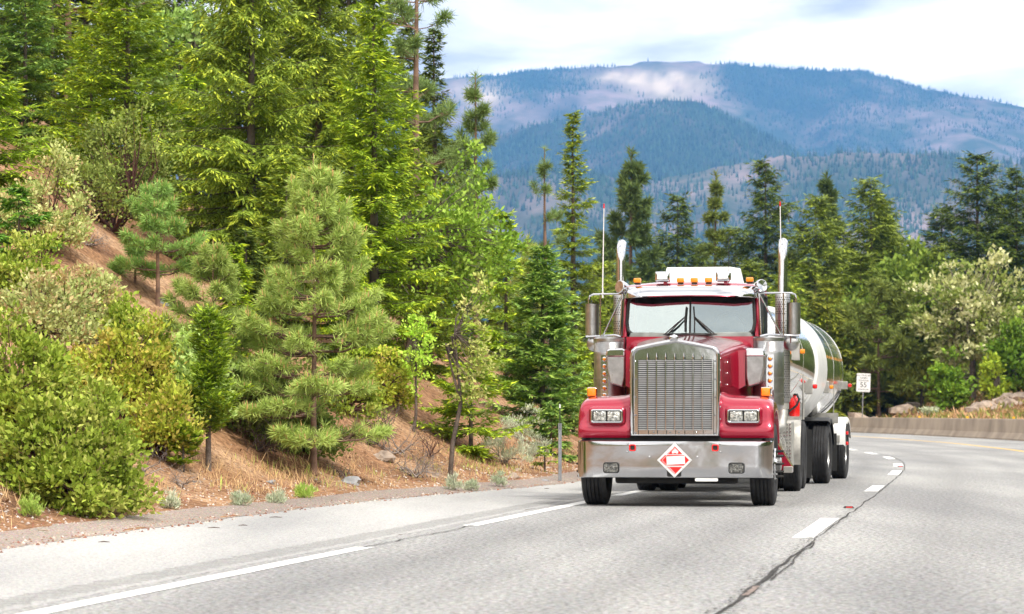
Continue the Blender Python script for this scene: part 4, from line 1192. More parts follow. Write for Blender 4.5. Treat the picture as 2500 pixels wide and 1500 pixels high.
def conifer(rg, H, Rr, base=.08, sp=.33, nb=6, ds=.13, tw=.30, leaf=.10, lw=.035, dark=(.05, .10, .02), tip=(.16, .26, .03), droop=.25, up=.35, hang=.15, tipamt=.35, dens=1.0, power=.85, ragged=.25, lean=(0, 0), m=5, r0=None, tilt=0.0):
    """fir, Douglas fir or spruce: whorls of branches with flat sprays"""
    V, F, pts = trunk_mesh(H, r0 or H * .014 + .01, lean, rg)
    hs = []
    z = base * H
    while z < H * .985:
        f = 1 - z / H
        hs += [z + rg.normal(0, .13) * sp for _ in range(max(3, int(nb * (.6 + .6 * f))))]
        z += sp * (.55 + .6 * f)
    hs = np.array(hs); n = len(hs)
    f = np.clip(1 - hs / H, .01, 1)
    prof = np.minimum(f ** power, .03 + 1.9 * f) * np.clip((hs / H - base) / .06 + .55, .5, 1)
    L_ = Rr * prof * rg.uniform(1 - ragged * 1.6, 1 + ragged, n)
    L_ = np.maximum(L_, .06)
    az = rg.uniform(0, 2 * math.pi, n)
    dirh = np.stack([np.cos(az), np.sin(az), np.zeros(n)], 1)
    el = up * (1 - f) * 1.6 + tilt - droop * f + rg.normal(0, .08, n)          # rise per unit length
    sag = -droop * .9 * f
    cnt = np.maximum(2, (L_ / ds).astype(int))
    bi = np.repeat(np.arange(n), cnt)
    t = np.concatenate([(np.arange(c) + .6) / c for c in cnt])
    t = .12 + .88 * t
    bx = np.interp(hs, pts[:, 2], pts[:, 0]); by = np.interp(hs, pts[:, 2], pts[:, 1])
    base_p = np.stack([bx, by, hs], 1)
    def bp(i, tt):
        p = base_p[i] + dirh[i] * (L_[i] * tt)[:, None]
        p[:, 2] += L_[i] * (el[i] * tt + sag[i] * tt * tt * .6 + .10 * tt ** 3)
        return p
    P = bp(bi, t)
    # twigs: left, right and a few up/down
    side = np.stack([-dirh[bi][:, 1], dirh[bi][:, 0], np.zeros(len(bi))], 1)
    TP = []; TD = []; TL = []; TT = []
    for sgn in (-1, 1):
        k = rg.random(len(bi)) < dens
        d = side[k] * sgn * rg.uniform(.6, 1.1, (k.sum(), 1)) + dirh[bi][k] * rg.uniform(.35, .9, (k.sum(), 1))
        d[:, 2] += rg.normal(-hang, .18, k.sum())
        TP.append(P[k]); TD.append(norm(d)); TL.append(tw * (np.minimum(1, L_[bi][k] / Rr * 1.7 + .25)) * (1.12 - .8 * t[k]) * rg.uniform(.6, 1.2, k.sum())); TT.append(t[k])
    # branch tips
    ti = np.arange(n)
    d = dirh + rg.normal(0, .15, (n, 3)); d[:, 2] += el * .5
    TP.append(bp(ti, np.full(n, .93))); TD.append(norm(d)); TL.append(np.full(n, tw * .45)); TT.append(np.ones(n))
    TP = np.concatenate(TP); TD = np.concatenate(TD); TL = np.concatenate(TL); TT = np.concatenate(TT)
    nt_ = len(TP)
    mm = m
    j = np.tile((np.arange(mm) + .3) / mm, nt_); ii = np.repeat(np.arange(nt_), mm)
    C = TP[ii] + TD[ii] * (TL[ii] * j)[:, None]
    C[:, 2] -= TL[ii] * j * j * hang * .8
    s2 = norm(np.cross(TD, np.array([0, 0, 1.]) + rg.normal(0, .25, TD.shape)))[ii]
    sg_ = np.tile(np.where(np.arange(mm) % 2 == 0, 1., -1.), nt_)[:, None]
    last = (np.tile(np.arange(mm), nt_) == mm - 1)[:, None]
    D = norm(TD[ii] * .8 + np.where(last, 0, sg_ * s2 * .75) + rg.normal(0, .16, (len(ii), 3)) + np.array([0, 0, -hang * .5]))
    Wd = norm(np.cross(D, np.array([0, 0, 1.]) + rg.normal(0, .35, (len(ii), 3))))
    ln = leaf * rg.uniform(.7, 1.35, len(ii)); wd = lw * rg.uniform(.7, 1.3, len(ii))
    tipf = np.clip((j - .45) * 1.8, 0, 1) * np.clip(TT[ii] * 1.3 - .1, 0, 1)
    tipf = tipf * (rg.random(len(ii)) < tipamt * 2)
    c = np.array(dark)[None] * rg.uniform(.65, 1.35, (len(ii), 1))
    c = c * (1 - tipf[:, None]) + np.array(tip)[None] * tipf[:, None] * rg.uniform(.8, 1.2, (len(ii), 1))
    leaves = rhombs(C, D, Wd, ln, wd, c)
    # leader
    # branch wood
    a = bp(ti, np.full(n, .0)); b = bp(ti, np.full(n, .5)); e = bp(ti, np.full(n, .95))
    r1 = np.clip(L_ * .010, .004, .05)
    w1 = tubes_np(np.stack([a, b], 1), r1, r1 * .6, 3); w2 = tubes_np(np.stack([b, e], 1), r1 * .6, r1 * .2, 3)
    wood = join([(V, F), w1, w2])
    return wood, leaves

def pine(rg, H, Rr, base=.12, sp=.42, nb=5, needle=.19, nn=34, nw=.012, dark=(.10, .19, .04), light=(.27, .41, .10), tufts=7, rise=.5, power=.7, candles=True, ragged=.2, lean=(0, 0), r0=None, lo_droop=.1):
    V, F, pts = trunk_mesh(H, r0 or H * .013 + .012, lean, rg, 1.0)
    hs = []; z = base * H
    while z < H * .97:
        hs += [z + rg.uniform(-.12, .12) * sp for _ in range(nb)]
        z += sp * rg.uniform(.8, 1.15) * (.7 + .5 * (1 - z / H))
    hs = np.array(hs); n = len(hs); f = 1 - hs / H
    L_ = np.maximum(Rr * np.minimum(f ** power, .04 + 1.8 * f) * rg.uniform(1 - ragged * 1.5, 1 + ragged, n), .12)
    az = rg.uniform(0, 6.283, n)
    dh = np.stack([np.cos(az), np.sin(az), np.zeros(n)], 1)
    bx = np.interp(hs, pts[:, 2], pts[:, 0]); by = np.interp(hs, pts[:, 2], pts[:, 1])
    b0 = np.stack([bx, by, hs], 1)
    ri = rise * (.5 + (1 - f)) * rg.uniform(.7, 1.3, n)
    def bp(i, t):
        p = b0[i] + dh[i] * (L_[i] * (t - .12 * t * t))[:, None]
        p[:, 2] += L_[i] * (ri[i] * t * t - lo_droop * f[i] * t)
        return p
    TP = []; TD = []; segs = []; rads = []
    allb = np.arange(n)
    for (ta, tb) in ((0, .35), (.35, .7), (.7, 1)):
        segs.append(np.stack([bp(allb, np.full(n, ta)), bp(allb, np.full(n, tb))], 1)); rads.append((L_ * .016 * (1 - ta * .7) + .003, L_ * .016 * (1 - tb * .7) + .002))
    # side shoots carrying tufts
    per = np.maximum(3, np.round(tufts * L_ / Rr * 2.1).astype(int))
    ii = np.repeat(allb, per)
    t = rg.uniform(.35, 1.0, len(ii))
    p0 = bp(ii, t)
    sd = np.stack([-dh[ii][:, 1], dh[ii][:, 0], np.zeros(len(ii))], 1) * rg.choice([-1, 1], len(ii))[:, None]
    sl = L_[ii] * .38 * (1.1 - t) + .05
    dv = norm(dh[ii] * .7 + sd * rg.uniform(.2, 1.1, (len(ii), 1)) + np.array([0, 0, 1.]) * (rise * rg.uniform(.5, 1.4, (len(ii), 1))))
    p1 = p0 + dv * sl[:, None]
    segs.append(np.stack([p0, p1], 1)); rads.append((np.full(len(ii), .006 * max(1, H / 6)), np.full(len(ii), .004 * max(1, H / 6))))
    TP = [p1, bp(allb, np.ones(n)), bp(allb, np.full(n, .8)), np.array([pts[-1]]), np.array([pts[-1] - [0, 0, sp * .4]]), np.array([pts[-1] - [0, 0, sp * .8]])]
    dend = norm(dh + np.array([0, 0, 1.]) * (2 * ri[:, None] * .8))
    TD = [dv, dend, dend, np.array([[0, 0, 1.]] * 3)]
    TP = np.concatenate(TP); TD = np.concatenate(TD); k = len(TP)
    TD = norm(TD + np.array([0, 0, .35]))
    # needles
    ti = np.repeat(np.arange(k), nn)
    rd = norm(rg.normal(0, 1, (len(ti), 3)))
    D = norm(TD[ti] * rg.uniform(.1, 1.0, (len(ti), 1)) + rd * .85)
    C = TP[ti] - TD[ti] * (rg.uniform(0, .55, len(ti)) * needle)[:, None]
    Wd = norm(np.cross(D, rg.normal(0, 1, (len(ti), 3))))
    ln = needle * rg.uniform(.7, 1.15, len(ti)); wd = nw * rg.uniform(.8, 1.3, len(ti))
    mixf = rg.random((len(ti), 1)) * .6 + .4 * rg.random((k, 1))[ti]
    col = np.array(dark) * (1 - mixf) + np.array(light) * mixf
    leaves = rhombs(C, D, Wd, ln, wd, col)
    cand = None
    if candles:
        sel = rg.random(k) < .4; sel[-3] = True
        up_ = norm(TD[sel] * .4 + np.array([0, 0, 1.]))
        nc = sel.sum()
        cl = needle * rg.uniform(.35, .75, nc)
        cand = tubes_np(np.stack([TP[sel], TP[sel] + up_ * cl[:, None]], 1), np.full(nc, .008), np.full(nc, .004), 4)
        cand = (cand[0], cand[1], np.tile(np.array([[.40, .27, .12]]), (len(cand[0]), 1)))
    wood = join([(V, F)] + [tubes_np(s, a, b, 3) for s, (a, b) in zip(segs, rads)])
    return wood, (join([leaves, cand]) if cand is not None else leaves)

def clumpy(rg, size, nclump, nleaf, leaf, lw, cols, clump=.2, bottom=-.15, origin=(0, 0, 0), stems=6, stem_r=.03, shell=.55, lean=(0, 0), up=.5, flatten=1.0):
    """shrub or broad-leaved crown made of leaf clumps over a lumpy dome; stems reach every clump"""
    sx, sy, sz = size
    d = norm(rg.normal(0, 1, (nclump * 3, 3)))
    d = d[d[:, 2] > bottom][:nclump]; n = len(d)
    lump = 1 + .34 * np.sin(d[:, 0] * 5 + rg.uniform(0, 6)) * np.sin(d[:, 1] * 4.3 + rg.uniform(0, 6)) + .18 * np.sin(d[:, 2] * 7 + d[:, 0] * 3)
    rad = (shell + (1 - shell) * rg.random(n) ** .5) * lump
    C = d * rad[:, None] * np.array([sx, sy, sz]) + np.array(origin)
    C[:, 0] += lean[0] * C[:, 2]; C[:, 1] += lean[1] * C[:, 2]
    cs = clump * rg.uniform(.6, 1.35, n)
    ii = np.repeat(np.arange(n), nleaf)
    off = rg.normal(0, 1, (len(ii), 3)) * .52; off[:, 2] *= .7 * flatten
    Pp = C[ii] + off * cs[ii][:, None]
    D = norm(d[ii] * .5 + off * .5 + rg.normal(0, .7, (len(ii), 3)) + np.array([0, 0, up]))
    Wd = norm(np.cross(D, rg.normal(0, 1, (len(ii), 3)) + np.array([0, 0, .6])))
    cm = np.array(cols)
    w_ = rg.integers(0, len(cm), n)
    base = cm[w_][ii]; alt = cm[rg.integers(0, len(cm), len(ii))]
    q = (rg.random((len(ii), 1)) < .35)
    col = np.where(q, alt, base) * rg.uniform(.7, 1.3, (len(ii), 1))
    leaves = rhombs(Pp, D, Wd, leaf * rg.uniform(.5, 1.6, len(ii)), lw * rg.uniform(.6, 1.4, len(ii)), col)
    # stems
    S = []; r0 = []; r1 = []
    o = np.array(origin, float)
    root = np.array([0, 0, -.1]) if origin[2] > .3 else np.array([o[0], o[1], -.1])
    hub = [np.array([rg.normal(0, .18) * sx, rg.normal(0, .18) * sy, o[2] + sz * rg.uniform(.05, .3)]) for _ in range(stems)]
    tall = origin[2] > .3
    if tall:
        fk = np.array([o[0] * .35, 0, max(.2, (o[2] - sz) * .6 + .35 * o[2])]) + rg.normal(0, .04, 3)
        mid = (root + fk) / 2 + rg.normal(0, .03, 3) * fk[2]
        S += [(root, mid), (mid, fk)]; r0 += [stem_r * 1.2, stem_r]; r1 += [stem_r, stem_r * .85]
        root = fk; stem_r = stem_r * .6
    for h in hub:
        h[0] += lean[0] * h[2]; h[1] += lean[1] * h[2]
        mid = root * .5 + h * .5 + rg.normal(0, .06, 3) * sx
        S += [(root, mid), (mid, h)]; r0 += [stem_r, stem_r * .8]; r1 += [stem_r * .8, stem_r * .55]
    hb = np.array(hub)
    for c in C:
        h = hb[np.argmin(((hb - c) ** 2).sum(1))]
        mid = h * .5 + c * .5 + rg.normal(0, .10, 3) * min(sx, sz)
        S += [(h, mid), (mid, c)]; r0 += [stem_r * .45, stem_r * .28]; r1 += [stem_r * .28, stem_r * .10]
    wood = tubes_np(np.array(S), np.array(r0), np.array(r1), 4)
    return wood, leaves

def twigs(rg, size, n0=14, depth=4, r=.02, spread=.6, upw=.5):
    S = []; A = []; B = []
    def grow(p, d, ln, rr, k):
        q = p
        for s in range(2):
            e = q + d * ln * .5 + rg.normal(0, .10, 3) * ln
            S.append((q, e)); A.append(rr); B.append(rr * .75); rr *= .75
            q = e; d = norm(d + rg.normal(0, .25, 3))
        if k > 0:
            for _ in range(rg.integers(2, 4)):
                grow(q, norm(d + rg.normal(0, spread, 3)), ln * rg.uniform(.55, .8), rr * .8, k - 1)
    for _ in range(n0):
        d = norm(np.array([rg.normal(0, 1), rg.normal(0, 1), upw + abs(rg.normal(0, .4))]))
        grow(np.array([rg.normal(0, .12) * size, rg.normal(0, .12) * size, 0.]), d, size * .42, r, depth - 1)
    return tubes_np(np.array(S), np.array(A), np.array(B), 3)

def plant(name, loc, wood, leaves, label, cat, group, bark=BARK, leafm=LEAF, rz=0.0, wn='trunk', ln='crown'):
    e = empty(name, loc, rz)
    tag(e, label, cat, group)
    if wood is not None: np_mesh(wn, wood[0], wood[1], bark, e)
    if leaves is not None: np_mesh(ln, leaves[0], leaves[1], leafm, e, col=leaves[2])
    return e

def place(u, d):
    x = (u - 1250) / FPX * d
    return Vector((x, d, float(ground_z(x, d))))
def topz(v, d): return CAMH + (HORZ - v) / FPX * d
def pxm(p, d): return p / FPX * d
SEED = [100]
def rng():
    SEED[0] += 1
    return np.random.default_rng(SEED[0])

# colours (linear base colours)
DF = dict(dark=(.11, .165, .022), tip=(.30, .36, .035))           # Douglas fir with fresh tips
DFB = dict(dark=(.13, .21, .018), tip=(.38, .47, .03))           # very fresh bright fir
WF = dict(dark=(.10, .185, .04), tip=(.26, .38, .07))           # white fir, bluish
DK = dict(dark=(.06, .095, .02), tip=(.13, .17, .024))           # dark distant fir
MD = dict(dark=(.10, .14, .02), tip=(.19, .24, .03))

TMPL = {}
NT = [0]
def variant(key, k):
    NT[0] += 1
    return (key, NT[0] % k)
def fir(u, d, vtop, hw, label, group='firs on the left bank', pal=DF, base=.06, name='fir_tree', ls=1.0, wide=1.3, tmpl=None, **k):
    p = place(u, d); H = topz(vtop, d) - p.z
    a = dict(ds=.085 * ls, leaf=.13 * ls, lw=.036 * ls, tw=min(.42 * ls, pxm(hw, d) * .38), sp=.30 * ls, m=9, nb=10)
    a.update(pal); a.update(k)
    Rr = pxm(hw, d) * wide
    if tmpl is None:
        w_, l_ = conifer(rng(), H, Rr, base=base, **a)
        return plant(name, p, w_, l_, label, 'tree', group, BARK, NEEDLE)
    if tmpl not in TMPL:
        w_, l_ = conifer(rng(), H, Rr, base=base, **a)
        e = plant(name, p, w_, l_, label, 'tree', group, BARK, NEEDLE)
        TMPL[tmpl] = (e, H, Rr)
        return e
    e0, H0, R0 = TMPL[tmpl]
    e = e0.copy(); COL.objects.link(e)
    e.location = p; e.scale = (Rr / R0, Rr / R0, H / H0); e.rotation_euler = (0, 0, rng().uniform(0, 6.28))
    tag(e, label, 'tree', group)
    for ch in e0.children:
        c = ch.copy(); COL.objects.link(c); c.parent = e
    return e

def pin(u, d, vtop, hw, label, group='pines on the left bank', name='pine_tree', wide=1.35, **k):
    p = place(u, d); H = topz(vtop, d) - p.z
    w_, l_ = pine(rng(), H, pxm(hw, d) * wide, **k)
    return plant(name, p, w_, l_, label, 'tree', group, BARKP, NEEDLE)

# ---- left bank: young pines in front
def dist_of(u, v): return hit(u, v).y
PY = dict(dark=(.125, .19, .04), light=(.31, .40, .11))
d1 = dist_of(750, 1150)
pin(766, d1, 392, 185, 'large pale young pine with tan candles at the centre of the bank', base=.12, sp=.27, nb=8, tufts=16, rise=.42, needle=.15, nn=25, nw=.010, power=.68, lo_droop=.3, wide=1.35, r0=.045, **PY)
pin(520, dist_of(530, 1010), 600, 115, 'mid-sized young pine with candles behind the bright cedar', base=.10, sp=.27, nb=5, tufts=14, rise=.45, needle=.145, nn=28, nw=.010, power=.6, wide=1.5, r0=.035, **PY)
d3 = dist_of(388, 752)
pin(385, d3, 445, 92, 'small young pine standing on the bare orange dirt slope', base=.28, sp=.36, nb=5, tufts=12, rise=.4, needle=.15, nn=28, nw=.010, dark=(.09, .17, .04), light=(.22, .36, .09), power=.55, wide=1.5)
pin(330, d3 + .6, 600, 50, 'knee-high pine beside the bare dirt patch', base=.25, sp=.3, nb=4, tufts=6, rise=.4, needle=.18, nn=34, dark=(.09, .17, .04), light=(.20, .33, .08))
# ---- cedars
dc = dist_of(503, 1146)
CED = dict(dark=(.10, .17, .015), tip=(.22, .31, .025))
fir(508, dc, 768, 74, 'bright yellow-green young cedar with a bare lower stem in front of the pines', 'young cedars', CED, base=.22, name='cedar_tree', ds=.055, leaf=.07, lw=.028, tw=.20, sp=.10, nb=7, up=.9, droop=-.3, hang=-.25, tipamt=.6, power=.55)
dc2 = dist_of(447, 1152)
fir(447, dc2, 1035, 42, 'tiny green cedar seedling by the dead twigs', 'young cedars', CED, base=.15, name='cedar_tree', ds=.06, leaf=.07, lw=.04, tw=.18, sp=.12, nb=5, up=.8, droop=-.2, hang=-.2, tipamt=.5)
# ---- big firs behind
fir(615, 50, -260, 215, 'tall drooping fir with grey trunk left of the central pine', pal=DF, droop=.30, hang=.45, tw=.5, ragged=.3)
fir(773, 54, -230, 200, 'tall fir with dark trunk straight behind the central pine', pal=DF, droop=.22, hang=.35, tw=.5, ragged=.35)
fir(912, 48, -40, 165, 'bright fir with fresh tips right of the central pine', pal=DFB, droop=.20, hang=.2, tw=.42, ragged=.3)
fir(310, 54, -160, 195, 'bright fir with level boughs above the dark manzanita', pal=DFB, droop=.12, hang=.10, tw=.42, ragged=.25)
fir(62, 58, -90, 125, 'blue-green fir near the upper left corner', pal=WF, droop=.10, hang=.05, up=.2)
fir(-25, 43, 140, 150, 'bright fir leaning in at the left edge', pal=DFB, droop=.18, hang=.15)
fir(45, 40, 468, 105, 'green fir at the left edge above the shrubs', pal=dict(dark=(.06, .15, .02), tip=(.15, .27, .03)), droop=.15, hang=.15)
fir(572, 43, 588, 52, 'small bright fir peeping out left of the central pine', pal=DFB, tw=.18, sp=.22)
fir(1062, 70, 58, 75, 'thin dark fir against the sky at the edge of the wood', pal=DK, ragged=.45, dens=.7, base=.2, ls=1.3)
fir(1235, 62, 520, 80, 'yellow-green fir beside the gap to the mountains', pal=DFB, ls=1.2)
fir(1150, dist_of(1140, 1105), 800, 105, 'low bushy fir behind the bare sapling', pal=DFB, base=.03, droop=.1, hang=.1, tw=.34)
fir(1325, 55, 592, 98, 'dense green fir to the left of the truck', pal=WF, base=.03, droop=.05, hang=.05, up=.25, tw=.36, tipamt=.5, sp=.2, nb=12, power=.75)
fir(1400, 62, 800, 62, 'short yellow-green fir beside the truck mirror', pal=DFB, base=.03)
fir(1330, dist_of(1330, 1152), 1082, 36, 'tiny bright fir seedling by the marker post', pal=DFB, base=.02, tw=.14, sp=.14, nb=5, ds=.08, leaf=.07, lw=.025)
fir(1345, 52, 985, 45, 'low green fir at the foot of the dense fir', pal=WF, base=.02, tw=.2, sp=.2)
fir(1402, 92, 268, 92, 'tall fir with a thin top rising above the truck mirror', pal=DF, ls=1.35, ragged=.45, base=.06, power=1.05, tw=.5)
# ---- older pines
OP = dict(needle=.26, nn=32, nw=.018, candles=False, dark=(.07, .12, .03), light=(.17, .24, .08))
pin(1015, 58, -210, 165, 'tall old pine with long tufted boughs against the sky', base=.35, sp=.85, nb=4, tufts=9, rise=.35, power=.5, ragged=.35, **OP)
pin(1165, 64, 183, 62, 'narrow ragged pine standing before the mountains', base=.25, sp=.55, nb=4, tufts=6, rise=.6, power=.45, ragged=.3, **OP)
pin(1335, 84, 362, 72, 'sparse pine with a bare leader above the dense fir', base=.35, sp=1.0, nb=3, tufts=4, rise=.5, power=.8, ragged=.4, **OP)
pin(165, 64, -420, 240, 'old pine with reddish trunk in the upper left wood', base=.42, sp=.9, nb=4, tufts=8, rise=.3, power=.5, **OP)
pin(1290, 74, 585, 60, 'yellowish young pine half hidden behind the dense fir', base=.1, sp=.5, nb=5, tufts=7, rise=.5, needle=.24, nn=30, nw=.016, dark=(.12, .17, .03), light=(.28, .34, .08))
# ---- fillers deeper in the wood
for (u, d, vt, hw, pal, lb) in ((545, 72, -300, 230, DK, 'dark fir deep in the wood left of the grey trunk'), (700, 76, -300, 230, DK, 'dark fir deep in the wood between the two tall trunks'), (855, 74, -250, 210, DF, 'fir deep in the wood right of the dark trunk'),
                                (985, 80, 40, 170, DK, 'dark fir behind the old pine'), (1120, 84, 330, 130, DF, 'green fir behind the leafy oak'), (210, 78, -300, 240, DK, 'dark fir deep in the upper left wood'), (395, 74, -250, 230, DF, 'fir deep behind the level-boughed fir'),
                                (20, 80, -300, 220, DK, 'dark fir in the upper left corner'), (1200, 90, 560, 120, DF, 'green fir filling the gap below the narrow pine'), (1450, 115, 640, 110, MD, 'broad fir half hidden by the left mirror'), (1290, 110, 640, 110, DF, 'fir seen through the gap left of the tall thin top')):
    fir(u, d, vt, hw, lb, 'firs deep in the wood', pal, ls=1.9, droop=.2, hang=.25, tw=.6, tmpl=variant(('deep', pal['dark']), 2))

# ---- broad-leaved trees on the left
def crown(u, d, uc, vc, hwpx, hhpx, n, nl, leaf, lw, cols, clump, label, name, group='leafy trees', bark=BARK, cat='tree', stem=.06, stems=5, shell=.35, **k):
    p = place(u, d)
    cz = topz(vc, d) - p.z; cxo = pxm(uc - u, d)
    r_ = rng()
    w_, l_ = clumpy(r_, (pxm(hwpx, d), pxm(hwpx, d) * .8, pxm(hhpx, d)), n, nl, leaf, lw, cols, clump, -1.0, (cxo, 0, cz), stems, stem, shell, **k)
    return plant(name, p, w_, l_, label, cat, group, bark, LEAF)
OAK = [(.13, .23, .025), (.17, .29, .035), (.10, .19, .02), (.22, .33, .055)]
do = dist_of(985, 905)
crown(985, do, 1100, 610, 150, 190, 150, 60, .085, .06, OAK, .24, 'bright leafy oak with forked dark trunk below the old pine', 'oak_tree', stem=.07, shell=.3)
crown(445, 64, 440, 130, 120, 130, 130, 50, .11, .08, [(.16, .26, .06), (.20, .31, .09), (.12, .21, .04)], .36, 'pale leafy maple deep in the upper wood', 'maple_tree')
YL = [(.28, .32, .09), (.32, .33, .11), (.19, .27, .05)]
ds_ = dist_of(1097, 1177)
crown(1097, ds_, 1160, 850, 62, 185, 46, 26, .06, .045, YL, .11, 'slender leaning sapling with sparse yellow leaves', 'sapling', stem=.035, stems=3, shell=.2)
crown(1008, dist_of(1008, 1055), 1022, 860, 38, 110, 30, 30, .06, .045, [(.22, .38, .04), (.28, .42, .06)], .12, 'thin green sapling left of the leaning one', 'sapling', stem=.025, stems=2, shell=.2)

# ---- manzanita and other shrubs
MZ = [(.15, .215, .025), (.20, .265, .04), (.11, .165, .018), (.25, .285, .065)]
MZY = [(.20, .25, .025), (.25, .29, .04), (.15, .20, .02), (.29, .26, .05)]
MZP = [(.26, .30, .11), (.32, .34, .15), (.20, .25, .08), (.30, .24, .11)]
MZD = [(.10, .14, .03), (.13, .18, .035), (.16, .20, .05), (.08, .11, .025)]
def shrub(u, v, wpx, hpx, n, nl, cols, label, name='manzanita_shrub', group='manzanita shrubs on the bank', leaf=.062, lw=.042, clump=.165, bark=MANZ, cat='shrub', stem=.03, back=0.0, bottom=-.1, stems=7, shell=.68, **k):
    p = hit(u, v)
    d = p.y + back
    if back: p = place(u, d)
    s = pxm(wpx / 2, d); h = pxm(hpx, d)
    w_, l_ = clumpy(rng(), (s, s * .8, h * .92), n, nl, leaf, lw, cols, clump, bottom, (0, 0, .02), stems, stem, shell, **k)
    return plant(name, p, w_, l_, label, cat, group, bark, LEAF, wn='stems', ln='foliage')
shrub(150, 1232, 370, 235, 200, 95, MZ, 'big round green manzanita in the lower left corner by the road', clump=.16)
shrub(40, 1060, 300, 250, 135, 90, MZ, 'tall manzanita at the left edge behind the big round one')
shrub(300, 1015, 270, 190, 100, 85, MZY, 'spreading yellow-green manzanita with bare red stems', bottom=.3, stems=12, stem=.045)
shrub(395, 1122, 165, 150, 75, 85, MZY, 'low yellow manzanita beside the bright cedar', bottom=.25, stems=10)
shrub(100, 830, 250, 150, 85, 80, MZP, 'pale manzanita on the slope at the left edge')
shrub(300, 880, 230, 120, 80, 85, MZ, 'manzanita below the bare dirt patch')
shrub(200, 790, 220, 110, 80, 60, MZP, 'faded manzanita with pinkish leaves left of the dirt patch', bottom=.1)
shrub(110, 610, 260, 190, 100, 75, MZP, 'pale grey-branched manzanita below the left edge fir', bottom=.15, stems=12)
shrub(270, 560, 330, 260, 140, 70, MZD, 'dark olive manzanita high on the bank', bottom=.05, stems=12, stem=.045, leaf=.065, lw=.042, clump=.24)
shrub(355, 520, 120, 80, 50, 60, MZY, 'small yellow manzanita behind the small pine')
shrub(475, 1010, 150, 170, 70, 55, [(.24, .34, .09), (.28, .38, .13), (.19, .29, .06)], 'pale fresh maple bush leaning on the cedar', 'maple_bush', 'leafy bushes', .065, .05, .15)
shrub(745, 1130, 190, 130, 80, 50, [(.07, .12, .02), (.10, .16, .03), (.13, .19, .04)], 'dark green bush under the central pine', 'dark_bush', 'leafy bushes', bottom=.0, back=.5)
shrub(925, 985, 150, 110, 70, 60, MZY, 'yellow-green bush right of the central pine', 'leafy_bush', 'leafy bushes')
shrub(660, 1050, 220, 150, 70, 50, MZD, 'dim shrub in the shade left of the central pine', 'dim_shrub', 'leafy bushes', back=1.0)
SG = [(.30, .34, .24), (.36, .39, .29), (.25, .30, .20), (.33, .33, .25)]
def sage(u, v, wpx, hpx, label, n=30):
    return shrub(u, v, wpx, hpx, n, 60, SG, label, 'sagebrush', 'grey sagebrush', .05, .010, .10, DEADW, 'shrub', .012, up=1.5, stems=6, bottom=.05)
sage(1275, 1078, 90, 72, 'grey sagebrush high on the cut slope')
sage(1235, 1135, 130, 80, 'larger grey sagebrush low on the cut slope', 46)
sage(1310, 1118, 60, 40, 'little sagebrush between the seedling and the fir')
for (u, v, wp, hp, lb) in ((75, 1262, 42, 40, 'grey-green tuft at the lower left roadside'), (415, 1244, 34, 30, 'grey tuft right of the big manzanita'), (588, 1236, 36, 28, 'pale tuft on the verge under the cedar'), (673, 1231, 36, 24, 'pale tuft on the verge left of the central pine'),
                       (1110, 1199, 36, 28, 'round sage tuft beside the leaning sapling'), (1150, 1199, 26, 18, 'small sage tuft right of the sapling'), (1218, 1190, 34, 28, 'upright sage tuft near the cut slope foot'), (740, 1216, 40, 26, 'green tuft below the central pine')):
    shrub(u, v, wp, hp, 16, 55, SG if 'green tuft' not in lb else [(.2, .3, .06), (.27, .36, .09)], lb, 'sage_tuft', 'roadside tufts', .05, .010, .05, DEADW, 'tuft', .006, up=1.6, stems=4, bottom=.0)

# ---- dead brush
def brush(u, v, size, label, n0=14, depth=4, r=.016, mat=DEADW, **k):
    p = hit(u, v)
    V_, F_ = twigs(rng(), size, n0, depth, r, **k)
    o = np_mesh('dead_brush', V_, F_, mat); o.location = p
    tag(o, label, 'brush', 'dead brush on the bank')
    return o
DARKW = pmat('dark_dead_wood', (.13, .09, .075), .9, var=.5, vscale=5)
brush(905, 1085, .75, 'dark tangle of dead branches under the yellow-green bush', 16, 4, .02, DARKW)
brush(965, 1110, .6, 'grey dead branches right of the dark tangle', 14, 4, .014)
brush(1010, 1165, .6, 'pale grey heap of dead twigs at the foot of the bank', 18, 4, .012, spread=.9, upw=.25)
brush(440, 1188, .34, 'small pale heap of dead twigs by the cedar seedling', 16, 4, .009, spread=.9, upw=.2)
brush(330, 1165, .5, 'grey dead twigs under the yellow manzanita', 14, 4, .010, spread=.8, upw=.25)
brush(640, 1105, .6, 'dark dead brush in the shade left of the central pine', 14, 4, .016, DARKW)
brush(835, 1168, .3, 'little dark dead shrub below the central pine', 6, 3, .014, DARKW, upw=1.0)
brush(1050, 1120, .5, 'bare reddish twigs around the leaning sapling', 9, 4, .012, MANZ, upw=.8)
brush(215, 600, .5, 'grey dead twigs under the pale manzanita', 18, 4, .010, spread=.9, upw=.3)
brush(1140, 1010, .55, 'bare grey twigs in front of the low bushy fir', 9, 4, .010, upw=.9)

